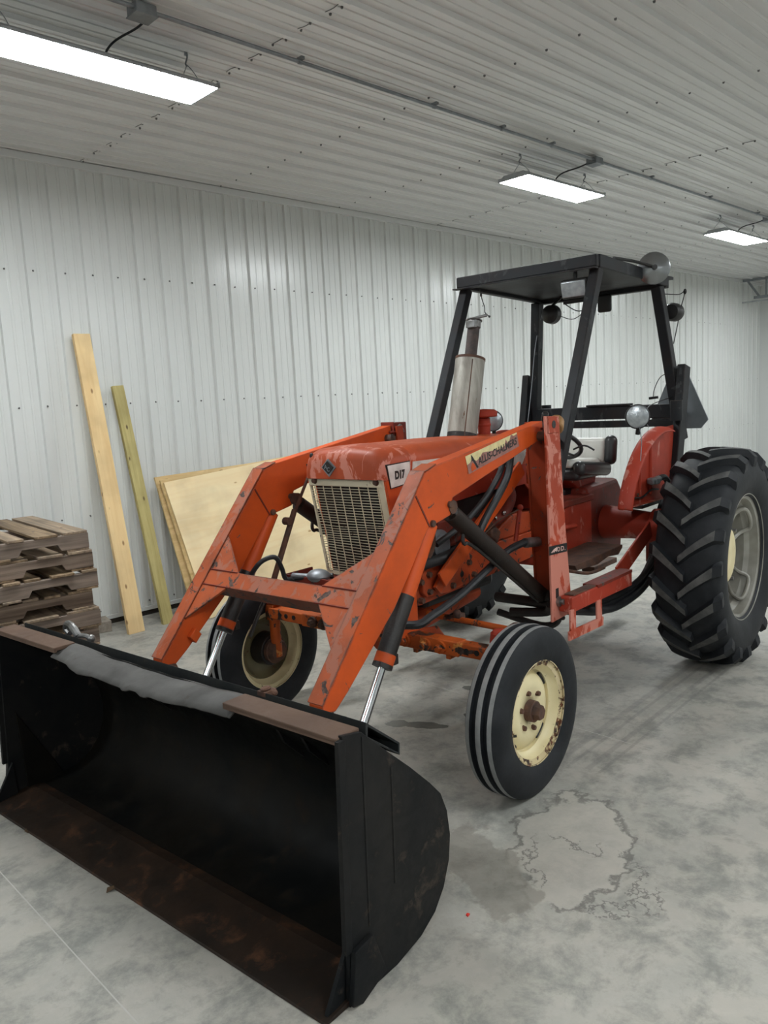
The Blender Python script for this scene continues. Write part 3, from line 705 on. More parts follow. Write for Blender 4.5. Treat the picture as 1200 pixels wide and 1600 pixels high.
# ---- cylinders
for s in (1, -1):
    y = s*.505
    a, b = Vector((.075, y, 1.175)), Vector((.418, y, .66)); e = Vector((.60, y, .387))
    d = (b-a).normalized()
    cyl_o = MB().cyl(a-d*.02, b, .040, n=20).build('bucket_cylinder', M['arm'], T, 35)
    k = MB().cyl(lerp(a, b, .50), b, .0405, n=20); k.cyl(b-d*.012, b+d*.004, .043, n=20)
    k.build('grease_film', M['greasy'], cyl_o, 35)
    MB().cyl(b-d*.055, b-d*.013, .042, n=20).build('gland_ring', M['arm'], cyl_o, 35)
    MB().cyl(b, e, .018, n=16).build('piston_rod', M['chrome'], cyl_o, 35)
    MB().cyl((a.x-.0, y-.034, a.z+.01), (a.x-.0, y+.034, a.z+.01), .018, n=12).build('pin', M['rust'], cyl_o)
    MB().box(lerp(a, b, .92)+Vector((-.047, 0, -.03)), (.03, .03, .045)).build('hose_port', M['greasy'], cyl_o, 0, .004)
    # lift cylinder
    y = s*.49
    a, b = Vector((-.120, y, 1.215)), Vector((-.93, y, .655)); d = (b-a).normalized()
    lc = MB().cyl(a, b, .041, n=20).build('lift_cylinder', M['cyl_dark'], T, 35, .003)
    MB().cyl(a-d*.07, a, .018, n=12).cyl((a.x+.05, y-.055, a.z+.035), (a.x+.05, y+.055, a.z+.035), .03, n=14).build('rod_eye', M['rust'], lc)
    MB().cyl(b-Vector((0, .06, 0)), b+Vector((0, .06, 0)), .03, n=14).build('base_pin', M['greasy'], lc)
    MB().tube([lerp(a, b, .12)+Vector((0, 0, -.035)), lerp(a, b, .12)+Vector((0, 0, -.09)), lerp(a, b, .25)+Vector((0, 0, -.06)), lerp(a, b, .95)+Vector((0, 0, -.052))], .009, 8, 5).build('oil_line', M['greasy'], lc)

# ---- loader towers
for s in (1, -1):
    zt = 1.612 if s > 0 else 1.49
    outer = [(-.770, zt), (-.912, zt-.006), (-.944, 1.143), (-1.015, .560), (-.795, .556), (-.785, 1.10)]
    tw = MB().prism(outer, s*.612, s*.624).build('loader_tower', M['tower'], T, 0, .002)
    MB().prism([(-.90, 1.58), (-.96, 1.58), (-1.06, .57), (-.965, .57)], s*.43, s*.442).build('inner_plate', M['column'], tw, 0, .002)
    MB().poly3([(-.905, s*.44, 1.52), (-.905, s*.612, 1.52), (-.975, s*.612, .57), (-.975, s*.44, .57)], (1, 0, .05), .016).build('web_plate', M['column'], tw, 0, .002)
    MB().cyl((-.85, s*.42, 1.51), (-.85, s*.60, 1.51), .024, n=14).build('pivot_pin', M['rust'], tw)
    if s > 0: MB().bx(-.90, -.79, min(s*.6245, s*.629), max(s*.6245, s*.629), 1.525, zt-.006).build('pin_keeper', M['tower'], tw, 0, .003)
    if s > 0: MB().cyl((-.845, s*.6285, 1.568), (-.845, s*.6305, 1.568), .020, n=14).build('pin_hole', M['black'], tw)
    if s < 0:
        kb = MB().bx(-1.03, -.90, -.535, -.46, 1.49, 1.60).bx(-.905, -.895, -.55, -.45, 1.49, 1.605).build('pivot_block', M['darkred'], tw, 0, .004)
        MB().tube([(-.93, -.455, 1.56), (-.96, -.45, 1.585), (-.99, -.45, 1.54)], .006, 6).build('pin_clip', M['steel'], tw)
    MB().bx(-.905, -.87, min(s*.44, s*.612), max(s*.44, s*.612), 1.54, 1.552).build('top_cap', M['darkred'], tw, 0, .003)
    MB().cyl((-.86, s*.622, .655), (-.86, s*.640, .655), .028, n=6).cyl((-.86, s*.636, .655), (-.86, s*.660, .655), .015, n=10).build('tower_bolt', M['steel'], tw, 30)
    MB().bx(-.865, -.835, s*.6235, s*.6255, .675, .725).build('slot', M['black'], tw, 0)
    if s > 0:
        d = MB().mat(0); A = Vector((-.772, .6258, .957)); B = Vector((-.966, .6258, .945)); dn = Vector((0, 0, -.046))
        d.add([A, B, B+dn, A+dn], [(0, 1, 2, 3)])
        d.mat(1)
        def q_(x, y): return A+(B-A)*x+dn*(1-y)+Vector((0, .001, 0))
        d.add([q_(.10, .28), q_(.26, .62), q_(.44, .78), q_(.40, .22), q_(.33, .40), q_(.27, .22), q_(.20, .30), q_(.14, .20)], [(0, 1, 2, 3, 4, 5, 6, 7)])
        text_into(d, 'O', q_(.43, .24), B-A, -dn, .033, .02, 0, 1, .030)
        text_into(d, 'D', q_(.64, .24), B-A, -dn, .033, .02, 0, 1, .034)
        text_into(d, '.', q_(.85, .24), B-A, -dn, .033, .02, 0, 1, .008)
        d.build('maker_plate', [M['ink'], simple('faded_letters', (.72, .55, .5), .5, c2=(.6, .25, .2), scale=60)], tw, 0)
    # diagonal brace from the tower to the frame
    MB().bar((-.98, s*.36, 1.335), (-.25, s*.33, .86), .016, .085, (0, 0, 1)).build('tower_brace', M['arm'], T, 0, .003)
    # cross pad that carries the tower on the frame
    MB().cyl((-.97, s*.18, .60), (-.97, s*.61, .60), .028, n=14).build('tower_mount', M['greasy'], T)
    MB().tube([(-.90, s*.56, .62), (-.95, s*.5, .56), (-.92, s*.3, .54)], .025, 10).tube([(-.95, s*.58, .60), (-1.0, s*.54, .50), (-.98, s*.45, .47), (-.95, s*.2, .52)], .020, 10).tube([(-.95, s*.6, .54), (-1.1, s*.5, .52), (-1.25, s*.3, .56)], .014, 8).build('pipe_fittings', M['greasy'], T)

# ---- hood, nose and grille
HW = .255
def hood_sec(x, zt, w_, drop=0, zb=1.335, n=8):
    # half cross section from the left lower edge over the top to the right lower edge
    pts = [(-w_, zb)]
    r = .085
    for i in range(n+1):
        a = pi-(pi/2)*i/n
        pts.append((-w_+r+r*cos(a), zt-r-.004+r*sin(a)))
    for yy in (-.09, 0, .09): pts.append((yy, zt+.006*(1-(yy/.1)**2)))
    for i in range(n+1):
        a = pi/2-(pi/2)*i/n
        pts.append((w_-r+r*cos(a), zt-r-.004+r*sin(a)))
    pts.append((w_, zb))
    return [(x, y, z) for y, z in pts]
def loft(secs, cap=True):
    mb = MB(); k = len(secs[0])
    mb.add([p for s in secs for p in s], [(i*k+j, i*k+j+1, (i+1)*k+j+1, (i+1)*k+j) for i in range(len(secs)-1) for j in range(k-1)])
    if cap:
        mb.f.append(list(range(k))); mb.mi.append(0)
        mb.f.append(list(range((len(secs)-1)*k, len(secs)*k))[::-1]); mb.mi.append(0)
    return mb
hood = loft([hood_sec(-.155, 1.522, HW), hood_sec(-.6, 1.520, HW), hood_sec(-1.20, 1.505, HW), hood_sec(-1.30, 1.48, HW-.01)]).build('hood', M['hood'], T, 40)
MB().prism([(-.16, 1.528), (-1.2, 1.513), (-1.2, 1.50), (-.16, 1.515)], -.012, .012).build('hood_seam', M['darkred'], hood, 0, .003)
# nose shell, rounded at the front
secs = [hood_sec(.058, 1.462, HW-.035, zb=1.375), hood_sec(.050, 1.492, HW-.018, zb=1.375), hood_sec(.030, 1.510, HW-.006, zb=1.37), hood_sec(-.01, 1.520, HW, zb=1.35), hood_sec(-.150, 1.525, HW+.001, zb=1.335)]
nose = loft(secs).build('nose_shell', M['nose'], T, 60)
MB().sphere((.040, -.205, 1.484), .013, (.6, 1, 1)).build('dent_cap', M['greasy'], nose)
em = MB().mat(0).poly3([(.0665, 0, 1.375+.085), (.0635, -.046, 1.42), (.062, 0, 1.375), (.0635, .046, 1.42)][::-1], (1, 0, 0), .012)
em.mat(1).poly3([(.0705, 0, 1.451), (.069, -.035, 1.42), (.068, 0, 1.389), (.069, .035, 1.42)][::-1], (1, 0, 0), .004)
em.mat(0)
text_into(em, 'A', (.074, -.018, 1.414), (0, 1, 0), (0, 0, 1), .028, .02)
text_into(em, 'C', (.074, .0, 1.402), (0, 1, 0), (0, 0, 1), .028, .02)
em.xf(Matrix.Translation((0, -.075, .010)))
em.build('emblem', [M['zinc'], M['greasy']], nose, 0)
# side panels of the nose below the badge
MB().prism([(-.01, 1.372), (-.155, 1.372), (-.155, .62), (-.13, .60), (-.12, .62), (-.105, .88)], -.252, -.236).build('nose_side', M['arm'], T, 0, .004)
MB().prism([(.035, 1.372), (-.155, 1.372), (-.155, .62), (-.10, .60), (-.02, .62), (-.045, .88)], .236, .252).build('nose_side', M['arm'], T, 0, .004)
MB().bx(-.14, -.10, -.236, .236, .66, 1.36).build('radiator_core', M['black'], T, 0)
# white stripe and the number badge
for s in (1, -1):
    st = MB().mat(0).poly3([(-.163, s*(HW+.0035), 1.440), (-1.235, s*(HW+.0035), 1.425), (-1.16, s*(HW+.0035), 1.335), (-.150, s*(HW+.0035), 1.352)], (0, s, 0), .006)
    st.build('side_stripe', M['decal_w'], hood, 0, label='white stripe')
    bd = MB().mat(1).poly3([(.030, s*(HW+.002), 1.442), (-.142, s*(HW+.002), 1.447), (-.138, s*(HW+.002), 1.342), (.006, s*(HW+.002), 1.329)], (0, s, 0), .008)
    bd.mat(0).poly3([(.024, s*(HW+.0035), 1.437), (-.139, s*(HW+.0035), 1.4425), (-.135, s*(HW+.0035), 1.347), (.004, s*(HW+.0035), 1.334)], (0, s, 0), .004)
    bd.mat(1)
    text_into(bd, 'D17', (-.024 if s > 0 else -.112, s*(HW+.0048), 1.372 if s > 0 else 1.374), (-s, 0, .03), (0, 0, 1), .050, .060, 0, .95, .074)
    bd.build('number_badge', [M['decal_w'], M['ink']], nose, 0)
    # lower hood panel and lower rear side panel
    MB().prism([(-.155, 1.335), (-1.30, 1.335), (-1.30, 1.235), (-.78, 1.22), (-.44, 1.20), (-.155, 1.18)], s*.232, s*.245).build('side_panel', M['red'], T, 0, .003)
    MB().prism([(-1.0, 1.335), (-1.32, 1.335), (-1.32, 1.08), (-1.27, 1.06), (-1.24, 1.18), (-1.19, 1.22), (-1.06, 1.215)], s*.246, s*.256).build('dash_panel', M['red'], T, 0, .003)
# grille
GX0, GZ0, GX1, GZ1 = .030, 1.368, -.055, .885
def gp(y, z, off=0):
    t = (GZ0-z)/(GZ0-GZ1)
    return Vector((GX0+(GX1-GX0)*t+off+(-.02*math.exp(-((y+.20)/.05)**2-((z-1.09)/.09)**2)), y, z))
fr = MB()
for (ya, za), (yb, zb_) in (((-.242, 1.362), (.226, 1.362)), ):
    fr.bar(gp(ya, za), gp(yb, zb_), .016, .050, (0, 0, 1))
fr.bar(gp(.218, 1.375), gp(.232, .89), .016, .040, (0, 1, 0)); fr.bar(gp(-.238, 1.375), gp(-.232, .89), .014, .012, (0, 1, 0)); fr.bar(gp(-.236, .888), gp(.236, .888), .012, .02)
fr.build('grille_frame', M['grille'], T, 0, .004)
gb = [o for o in T.children if o.name.startswith('grille_frame')][0]
MB().poly3([gp(-.230, 1.345, -.03), gp(.215, 1.345, -.03), gp(.225, .89, -.03), gp(-.225, .89, -.03)], (1, 0, 0), .004).build('dark_backing', M['black'], gb, 0)
nb = 34
for i in range(nb):
    z = 1.338-i*(1.338-.898)/(nb-1)
    mb = MB(); pts = [gp(y, z+(.004*math.sin(y*9+i*.4) if i > 14 else 0), .004) for y in (-.234, -.210, -.18, -.15, -.08, 0, .08, .15, .21)]
    for a, b in zip(pts[:-1], pts[1:]): mb.bar(a, b, .004, .0027, (0, 0, 1))
    mb.build('grille_bar', M['grille'], gb, 0)
for j in range(8):
    y = -.205+j*.0575
    mb = MB(); pts = [gp(y+.012*(1.36-z)*(j/8), z, .008) for z in (1.345, 1.25, 1.15, 1.10, 1.05, 1.0, .893)]
    for a, b in zip(pts[:-1], pts[1:]): mb.bar(a, b, .004, .003, (1, 0, 0))
    mb.build('grille_upright', M['grille'], gb, 0)
for y in (-.198, .196): MB().cyl(gp(y, 1.362, .008), gp(y, 1.362, .020), .017, .012, 12).build('grille_screw', M['rust'], gb)
# shelf under the grille with hose fittings
sh = MB().bx(-.06, .13, -.36, .30, .862, .874).bx(.122, .134, -.36, .30, .862, .900).bx(-.06, .13, -.36, -.35, .862, .90).build('front_shelf', M['darkred'], T, 0, .002)
MB().sphere((.10, -.15, .905), .045, (1.2, 1.4, .75)).cyl((.11, -.20, .895), (.13, -.30, .895), .017).build('hose_coupler', M['zinc'], sh)
MB().tube([(.34, -.40, .90), (.30, -.34, .99), (.24, -.30, 1.01), (.20, -.30, .95), (.17, -.31, .89), (.14, -.28, .882)], .012, 10).build('front_hose', M['hose'], T)
MB().tube([(.14, -.30, .885), (.12, -.22, .895), (.05, -.1, .90)], .014, 10).build('front_hose', M['hose'], T)
# bucket level indicator on the far arm
ir = MB().cyl((-.02, -.415, 1.20), (.165, -.41, .86), .015, n=12).build('level_indicator', M['rust'], T)
MB().cyl((-.16, -.415, 1.40), (-.02, -.415, 1.19), .008, n=8).cyl((.04, -.43, 1.15), (.04, -.39, 1.15), .02, n=10).build('indicator_rod', M['rust'], ir)
MB().tube([(.16, -.41, .87), (.26, -.41, .74), (.33, -.42, .62)], .010, 8).build('indicator_rod', M['greasy'], ir)

# ---- engine and frame
en = MB().prism([(-.15, .93), (-.15, .745), (-.20, .735), (-1.32, .775), (-1.32, .93)], -.235, .235).build('engine_frame', M['engine'], T, 0, .006)
for s in (1, -1):
    MB().prism([(-.19, .905), (-.24, .93), (-.60, .925), (-.66, .89), (-.72, .80), (-.62, .775), (-.40, .76), (-.22, .775), (-.19, .80)], s*.236, s*.262).build('bolt_plate', M['engine'], en, 0, .006)
    for x, z in ((-.235, .885), (-.235, .80), (-.40, .88), (-.43, .79), (-.58, .88), (-.62, .81), (-.17, .77), (-.17, .86)):
        MB().cyl((x, s*.255, z), (x, s*.280, z), .017, .014, 6).build('frame_bolt', M['rust'], en)
    for x, z, r_ in ((-.33, .835, .014), (-.52, .83, .016), (-.49, .885, .010)):
        MB().cyl((x, s*.2615, z), (x, s*.2632, z), r_, n=14).build('bolt_hole', M['black'], en)
    MB().bar((-.43, s*.285, .96), (-.27, s*.285, .80), .02, .06, (1, 0, 0)).build('bent_bracket', M['arm'], en, 0, .003)
bl = MB().bx(-1.15, -.28, -.165, .165, .93, 1.20).bx(-1.25, -.30, -.13, .13, 1.18, 1.30).build('engine_block', M['greasy'], T, 0, .012)
MB().prism([(-.80, .93), (-1.32, .93), (-1.32, 1.05), (-1.10, 1.06), (-.95, 1.0)], -.225, .225).build('bell_housing', M['engine'], T, 0, .01)
MB().cyl((-.36, .10, 1.00), (-.36, .25, 1.00), .085, n=24).cyl((-.36, .25, 1.0), (-.36, .262, 1.0), .06, n=20).build('generator', M['zinc'], T, 30)
MB().cyl((-.22, .0, 1.02), (-.235, .0, 1.02), .14, n=24).build('fan_pulley', M['greasy'], T)
MB().tube([(-.50, .20, 1.12), (-.80, .23, 1.045), (-.98, .235, 1.08), (-1.06, .235, 1.17), (-1.02, .22, 1.24)], .034, 12).build('exhaust_manifold', M['darkred'], T)
MB().sphere((-.93, .27, 1.09), .012).sphere((-.85, .27, 1.075), .010).build('manifold_nut', M['chrome'], T)
MB().bx(-.86, -.74, .17, .24, .92, 1.06).cyl((-.80, .20, 1.0), (-.80, .29, 1.0), .03).prism([(-.70, 1.10), (-.76, 1.10), (-.90, .99), (-.86, .93)], .24, .27).build('carburettor', M['rust'], T, 0, .008)
MB().bx(-.62, -.36, .165, .24, .98, 1.13).cyl((-.56, .19, 1.13), (-.56, .19, 1.20), .03).build('water_pump', M['darkred'], T, 0, .015)
MB().tube([(-.14, .27, .945), (-.32, .285, .95), (-.50, .275, .97), (-.62, .2, .99)], .027, 12).build('lower_hose', M['hose'], T)
MB().tube([(-.05, .43, 1.24), (-.10, .40, 1.16), (-.16, .36, 1.06), (-.16, .33, .99)], .010, 8).build('oil_pipe', M['rust'], T)
MB().tube([(-.78, .44, 1.53), (-.735, .445, 1.44), (-.70, .44, 1.32), (-.60, .43, 1.21), (-.52, .42, 1.13), (-.45, .40, 1.03)], .019, 10).build('hydraulic_hose', M['hose'], T)
MB().tube([(-.77, .40, 1.53), (-.71, .41, 1.38), (-.60, .39, 1.245), (-.42, .36, 1.12), (-.22, .33, 1.04)], .015, 10).build('hydraulic_hose', M['hose'], T)
MB().tube([(-.98, .34, 1.10), (-.92, .345, .94)], .013, 8).sphere((-.985, .34, 1.115), .018).build('red_linkage', M['red'], T)
MB().tube([(-.60, .34, 1.02), (-.80, .32, 1.07), (-.99, .34, 1.11)], .004, 6).build('throttle_rod', M['rust'], T)
MB().tube([(-.86, .50, .955), (-.80, .485, .968), (-.66, .45, .94), (-.45, .45, .875), (-.20, .47, .815), (.04, .48, .775), (.14, .45, .755), (.20, .2, .76)], .019, 10).build('hydraulic_hose', M['hose'], T)
MB().cyl((-.885, .50, .955), (-.78, .483, .965), .026, n=14).build('hose_ferrule', M['steel'], T)
MB().bx(-1.00, -.35, -.15, .15, .665, .77).build('oil_pan', M['black'], T, 0, .03)

# ---- front axle and steering
ax = MB().bx(-.135, -.065, -.47, .54, .565, .635).build('front_axle', M['axle'], T, 0, .005)
MB().bx(-.133, -.067, .53, .73, .572, .630).build('axle_end', M['axle'], ax, 0, .004)
MB().bx(-.133, -.067, -.73, -.46, .572, .630).build('axle_end', M['axle'], ax, 0, .004)
for y in (.24, .36, .445, -.30, -.38):
    MB().cyl((-.066, y, .60), (-.052, y, .60), .030, n=16).cyl((-.055, y, .60), (-.030, y, .60), .018, .015, 6).build('axle_bolt', M['rust'] if y < 0 else M['axle'], ax, 30)
for y in (.585, .64, .695, -.53, -.59, -.64): MB().cyl((-.0668, y, .602), (-.064, y, .602), .013, n=12).build('axle_hole', M['black'], ax)
MB().bx(-.066, -.0635, .08, .24, .590, .612).build('axle_slot', M['black'], ax, 0)
for y in (.29, .48): MB().bx(-.13, -.07, y-.012, y+.012, .545, .57).build('clamp_foot', M['axle'], ax, 0, .003)
for s in (1, -1):
    kp = MB().cyl((-.11, s*.735, .34), (-.11, s*.735, .66), .030, n=16).bx(-.145, -.075, s*.735-.035, s*.735+.035, .555, .645).build('kingpin', M['axle'], T, 30, .004)
    MB().cyl((-.11, s*.735, .655), (-.11, s*.735, .700), .046, .040, 18).sphere((-.11, s*.735, .700), .036, (1, 1, .5)).build('kingpin_cap', M['red'], kp, 40)
    MB().cyl((-.11, s*.735, .37), (-.11, s*.88, .37), .028, n=14).build('stub_axle', M['rust'], kp)
    MB().bar((-.11, s*.735, .675), (-.36, s*.66, .655), .04, .02).build('steering_arm', M['rust'], kp, 0, .005)
tr = MB().cyl((-.40, .12, .632), (-.395, .64, .62), .016, n=12).cyl((-.40, -.12, .632), (-.395, -.64, .62), .016, n=12).build('tie_rod', M['axle'], T)
MB().sphere((-.395, .645, .63), .034, (1, 1, .9)).build('tie_rod_end', M['rust'], tr); MB().sphere((-.395, -.645, .63), .034, (1, 1, .9)).build('tie_rod_end', M['rust'], tr)
MB().box((-.41, .31, .635), (.05, .05, .05)).cyl((-.40, .31, .64), (-.39, .31, .675), .02).build('tie_rod_clamp', M['rust'], tr, 0, .01)
MB().cyl((-.13, .02, .55), (-.92, .06, .635), .065, .05, 18).build('radius_rod', M['engine'], T, 40)
MB().bx(-.30, -.05, -.14, .14, .61, .75).prism([(-.15, .60), (-.45, .56), (-.52, .48), (-.25, .52)], .13, .15).build('axle_support', M['engine'], T, 0, .01)

def front_wheel(y, s):
    # origin at the wheel centre, s = +1 outer face to +y
    c = Vector((-.115, y, .372)); t = MB()
    ro = .372
    P = [(.222, -.070), (.235, -.078), (.275, -.086), (.312, -.086), (.340, -.079), (.356, -.069), (ro-.006, -.061), (ro-.003, -.042), (ro-.020, -.038), (ro-.021, -.016), (ro-.002, -.012), (ro, .0), (ro-.002, .012), (ro-.021, .016), (ro-.020, .038), (ro-.003, .042), (ro-.006, .061), (.356, .069), (.340, .079), (.312, .086), (.275, .086), (.235, .078), (.222, .070)]
    t.lathe([(r, a) for r, a in P], (0, 0, 0), 'y', 72)
    k = len(P)-1
    tr_ = {6, 10, 11, 15}
    for i, f in enumerate(t.f): t.mi[i] = 1 if (i % k) in tr_ else 0
    t.v = [v+c for v in t.v]
    w_ = t.build('front_tire', [M['tire'], M['tread']], T, 28, org=c)
    rm = MB(); # single dish rim, outer side at +s
    P2 = [(.224, -.074), (.226, -.064), (.205, -.056), (.198, -.03), (.180, -.012), (.180, .018), (.196, .030), (.203, .056), (.226, .064), (.224, .074)]
    rm.mat(0).lathe([(r, a*s) for r, a in P2], c, 'y', 56)
    for i, f in enumerate(rm.f): rm.mi[i] = 1 if (i % 9) in (8, 7) else 0
    rm.mat(0).lathe([(.182, .004*s), (.172, -.004*s), (.155, .016*s), (.125, .030*s), (.10, .030*s), (.075, .022*s), (.045, .020*s)], c, 'y', 56)
    rm.build('rim', [M['cream'], M['cream_edge']], w_, 40, org=c, solid=.004)
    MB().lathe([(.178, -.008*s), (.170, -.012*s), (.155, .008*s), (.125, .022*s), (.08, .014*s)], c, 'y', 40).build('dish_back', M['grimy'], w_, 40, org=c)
    MB().cyl(c+Vector((0, -.075*s, 0)), c+Vector((0, .012*s, 0)), .088, .095, 28).build('hub_drum', M['greasy'], w_, 30, .003, org=c)
    hb = MB().cyl(c+Vector((0, -.10*s, 0)), c+Vector((0, .020*s, 0)), .075, .06, 24).cyl(c+Vector((0, .015*s, 0)), c+Vector((0, .055*s, 0)), .048, .046, 20)
    hb.cyl(c+Vector((0, .055*s, 0)), c+Vector((0, .085*s, 0)), .036, .032, 6).cyl(c+Vector((0, -.13*s, 0)), c+Vector((0, -.09*s, 0)), .055, .07, 24)
    hb.build('hub', M['rust'], w_, 30, .002, org=c)
    for i in range(6):
        a = 2*pi*i/6+.3
        p = c+Vector((.085*cos(a), .022*s, .085*sin(a)))
        MB().cyl(p, p+Vector((0, .020*s, 0)), .013, .010, 6).build('lug_nut', M['rust'], w_, 30, org=p)
    for i in range(4):
        a = 2*pi*i/4+.9
        pts = [c+Vector((.168*cos(a+q), .0105*s, .168*sin(a+q))) for q in (-.22, -.1, 0, .1, .22)]
        MB().tube(pts, .008, 6, 2).build('rim_slot', M['black'], w_, 30, org=pts[2])
    MB().cyl(c+Vector((.19, .03*s, -.05)), c+Vector((.17, .06*s, -.045)), .006, n=8).build('valve_stem', M['black'], w_, org=c)
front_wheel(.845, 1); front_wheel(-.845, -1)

# ---- rear wheels
def rear_wheel(y, s):
    c = Vector((-2.28, y, .672)); ro = .640; hw = .185
    t = MB()
    P = [(.372, -.150), (.385, -.162), (.44, -.186), (.50, -.196), (.555, -.192), (.595, -.176), (.618, -.150), (.630, -.11), (.637, -.06), (ro, 0)]
    P = P+[(r, -a) for r, a in P[-2::-1]]
    t.lathe(P, c, 'y', 80)
    # lugs
    def surf(u):
        # u: 0 centre .. 1 shoulder .. 1.25 sidewall ; returns radius of the carcass and axial distance
        if u <= 1:
            yy = u*.172; return ro-.022*(yy/.172)**2.4, yy
        k = (u-1)/.3; return .616-.062*k, .176+.018*min(1, k*1.3)
    nl = 20; pitch = 2*pi/nl
    for sd in (1, -1):
        for i in range(nl):
            base = i*pitch+(pitch/2 if sd > 0 else 0)
            rows = []
            us = [-.10, 0, .2, .4, .6, .8, .95, 1.06, 1.18, 1.3]
            for u in us:
                ru, yu = surf(max(u, 0)) if u >= 0 else (ro, u*.172)
                h = .034 if u <= .98 else max(.002, .034*(1-(u-.98)/.34))
                ang = base+(.215*min(max(u, -.1), 1.0)**.9 if u > 0 else .215*u)+(.02*(u-1) if u > 1 else 0)
                wt = .0185+.010*max(0, u-.1); wb = wt+.016
                if u > 1:
                    nr, ny = .35, .94
                else: nr, ny = 1.0, .12*max(u, 0)
                row = []
                for wq, hh in ((-wb, -.006), (-wt, h), (wt, h), (wb, -.006)):
                    a = ang+wq/ru; r_ = ru+hh*nr; yy = yu+hh*ny
                    row.append(c+Vector((r_*cos(a), sd*yy, r_*sin(a))))
                rows.append(row)
            o = len(t.v); n = len(rows)
            fs = []; mi = []
            for k in range(n-1):
                for j in range(3):
                    fs.append((k*4+j, k*4+j+1, (k+1)*4+j+1, (k+1)*4+j)); mi.append(1 if j == 1 and us[k] < .9 else 0)
            fs += [(0, 3, 2, 1), ((n-1)*4, (n-1)*4+1, (n-1)*4+2, (n-1)*4+3)]; mi += [0, 0]
            t.v += [p for r_ in rows for p in r_]; t.f += [[o+q for q in f] for f in fs]; t.mi += mi
    w_ = t.build('rear_tire', [M['tire'], M['lug']], T, 32, org=c)
    rm = MB()
    P2 = [(.385, -.158), (.392, -.148), (.362, -.140), (.355, -.10), (.325, -.08), (.322, .06), (.352, .085), (.360, .135), (.385, .146), (.394, .156), (.385, .164)]
    rm.lathe([(r, a*s) for r, a in P2], c, 'y', 64)
    rm.build('rim', M['silver'], w_, 40, org=c, solid=.006)
    hb = MB().lathe([(.322, -.060*s), (.29, -.055*s), (.24, -.045*s), (.20, -.01*s), (.10, .010*s), (.05, .0)], c, 'y', 48)
    hb.build('wheel_disc', M['silver'], w_, 40, org=c, solid=.008)
    MB().lathe([(.176, .018*s), (.176, .045*s), (.168, .055*s), (.14, .058*s), (.12, .050*s), (.085, .052*s), (.06, .05*s), (.038, .03*s), (.001, .025*s)], c, 'y', 40).build('hub_plate', M['cream'], w_, 40, org=c)
    MB().box(c+Vector((0, .040*s, 0)), (.045, .02, .045)).build('axle_end', M['rust'], w_, org=c)
    for i in range(4):
        a0 = 2*pi*i/4+pi/4+.1
        # V shaped rim rail bracket
        def pt(r_, a, ax_): return c+Vector((r_*cos(a), ax_*s, r_*sin(a)))
        MB().tube([pt(.18, a0-.33, .03), pt(.28, a0-.32, .05), pt(.325, a0-.28, .10), pt(.322, a0, .115), pt(.325, a0+.28, .10), pt(.28, a0+.32, .05), pt(.18, a0+.33, .03)], .013, 8).build('rim_bracket', M['silver'], w_, org=c)
        p = pt(.215, a0+.05, .02)
        MB().cyl(p, p+Vector((0, .035*s, 0)), .016, .013, 6).build('wheel_bolt', M['steel'], w_, 30, org=p)
rear_wheel(.985, 1); rear_wheel(-.985, -1)

# ---- transmission, rear axle, platform
tm = MB().prism([(-1.30, 1.02), (-1.30, .72), (-1.50, .69), (-2.05, .69), (-2.05, 1.02), (-1.98, 1.06), (-1.78, 1.05), (-1.62, .99)], -.255, .255).build('transmission_case', M['red'], T, 0, .015)
MB().cyl((-1.55, .25, .90), (-1.72, .30, .90), .016, n=10).build('brake_pedal_shaft', M['red'], tm)
MB().bx(-2.05, -1.3, -.27, .27, 1.02, 1.06).build('deck_plate', M['darkred'], tm, 0, .006)
MB().prism([(-2.0, 1.10), (-2.0, .62), (-2.55, .58), (-2.6, 1.0), (-2.5, 1.12)], -.24, .24).build('differential_case', M['darkred'], T, 0, .03)
for s in (1, -1):
    ah = MB().cyl((-2.28, s*.24, .84), (-2.28, s*.60, .83), .115, .085, 24).cyl((-2.28, s*.58, .83), (-2.28, s*.64, .83), .115, n=24).build('axle_housing', M['red'], T, 40, .004)
    MB().cyl((-2.28, s*.60, .672), (-2.28, s*.97, .672), .06, n=20).bx(-2.36, -2.20, s*.60-.05, s*.60+.05, .60, .86).build('final_drive', M['darkred'], ah, 30, .01)
    MB().prism([(-1.30, .745), (-1.96, .755), (-1.96, .735), (-1.9, .70), (-1.75, .715), (-1.6, .695), (-1.33, .71)], s*.26, s*.50).build('foot_platform', M['rust'], T, 0, .004)
    # loader side rail with hanging step
    rl = MB().bar((-.86, s*.665, .640), (-1.62, s*.665, .625), .075, .080).build('side_rail', M['red'], T, 0, .005)
    MB().bar((-.90, s*.665, .684), (-1.30, s*.665, .676), .055, .008).build('rubber_pad', M['rust'], rl, 0, .002)
    MB().bar((-1.16, s*.66, .675), (-1.62, s*.66, .672), .09, .018).build('rail_cap', M['darkred'], rl, 0, .002)
    MB().bar((-1.60, s*.62, .64), (-2.16, s*.60, .83), .014, .11).build('rail_strut', M['red'], rl, 0, .003)
    MB().bar((-.865, s*.700, .62), (-.865, s*.700, .475), .012, .060, (1, 0, 0)).bar((-1.175, s*.70, .60), (-1.175, s*.700, .475), .012, .060, (1, 0, 0)).bar((-.82, s*.70, .488), (-1.22, s*.70, .472), .014, .050).build('step_loop', M['tower'], rl, 0, .003)
    MB().sphere((-1.62, s*.60, .60), .04, (1, .7, 1.2)).build('rubber_bumper', M['gauge_tan'], rl)
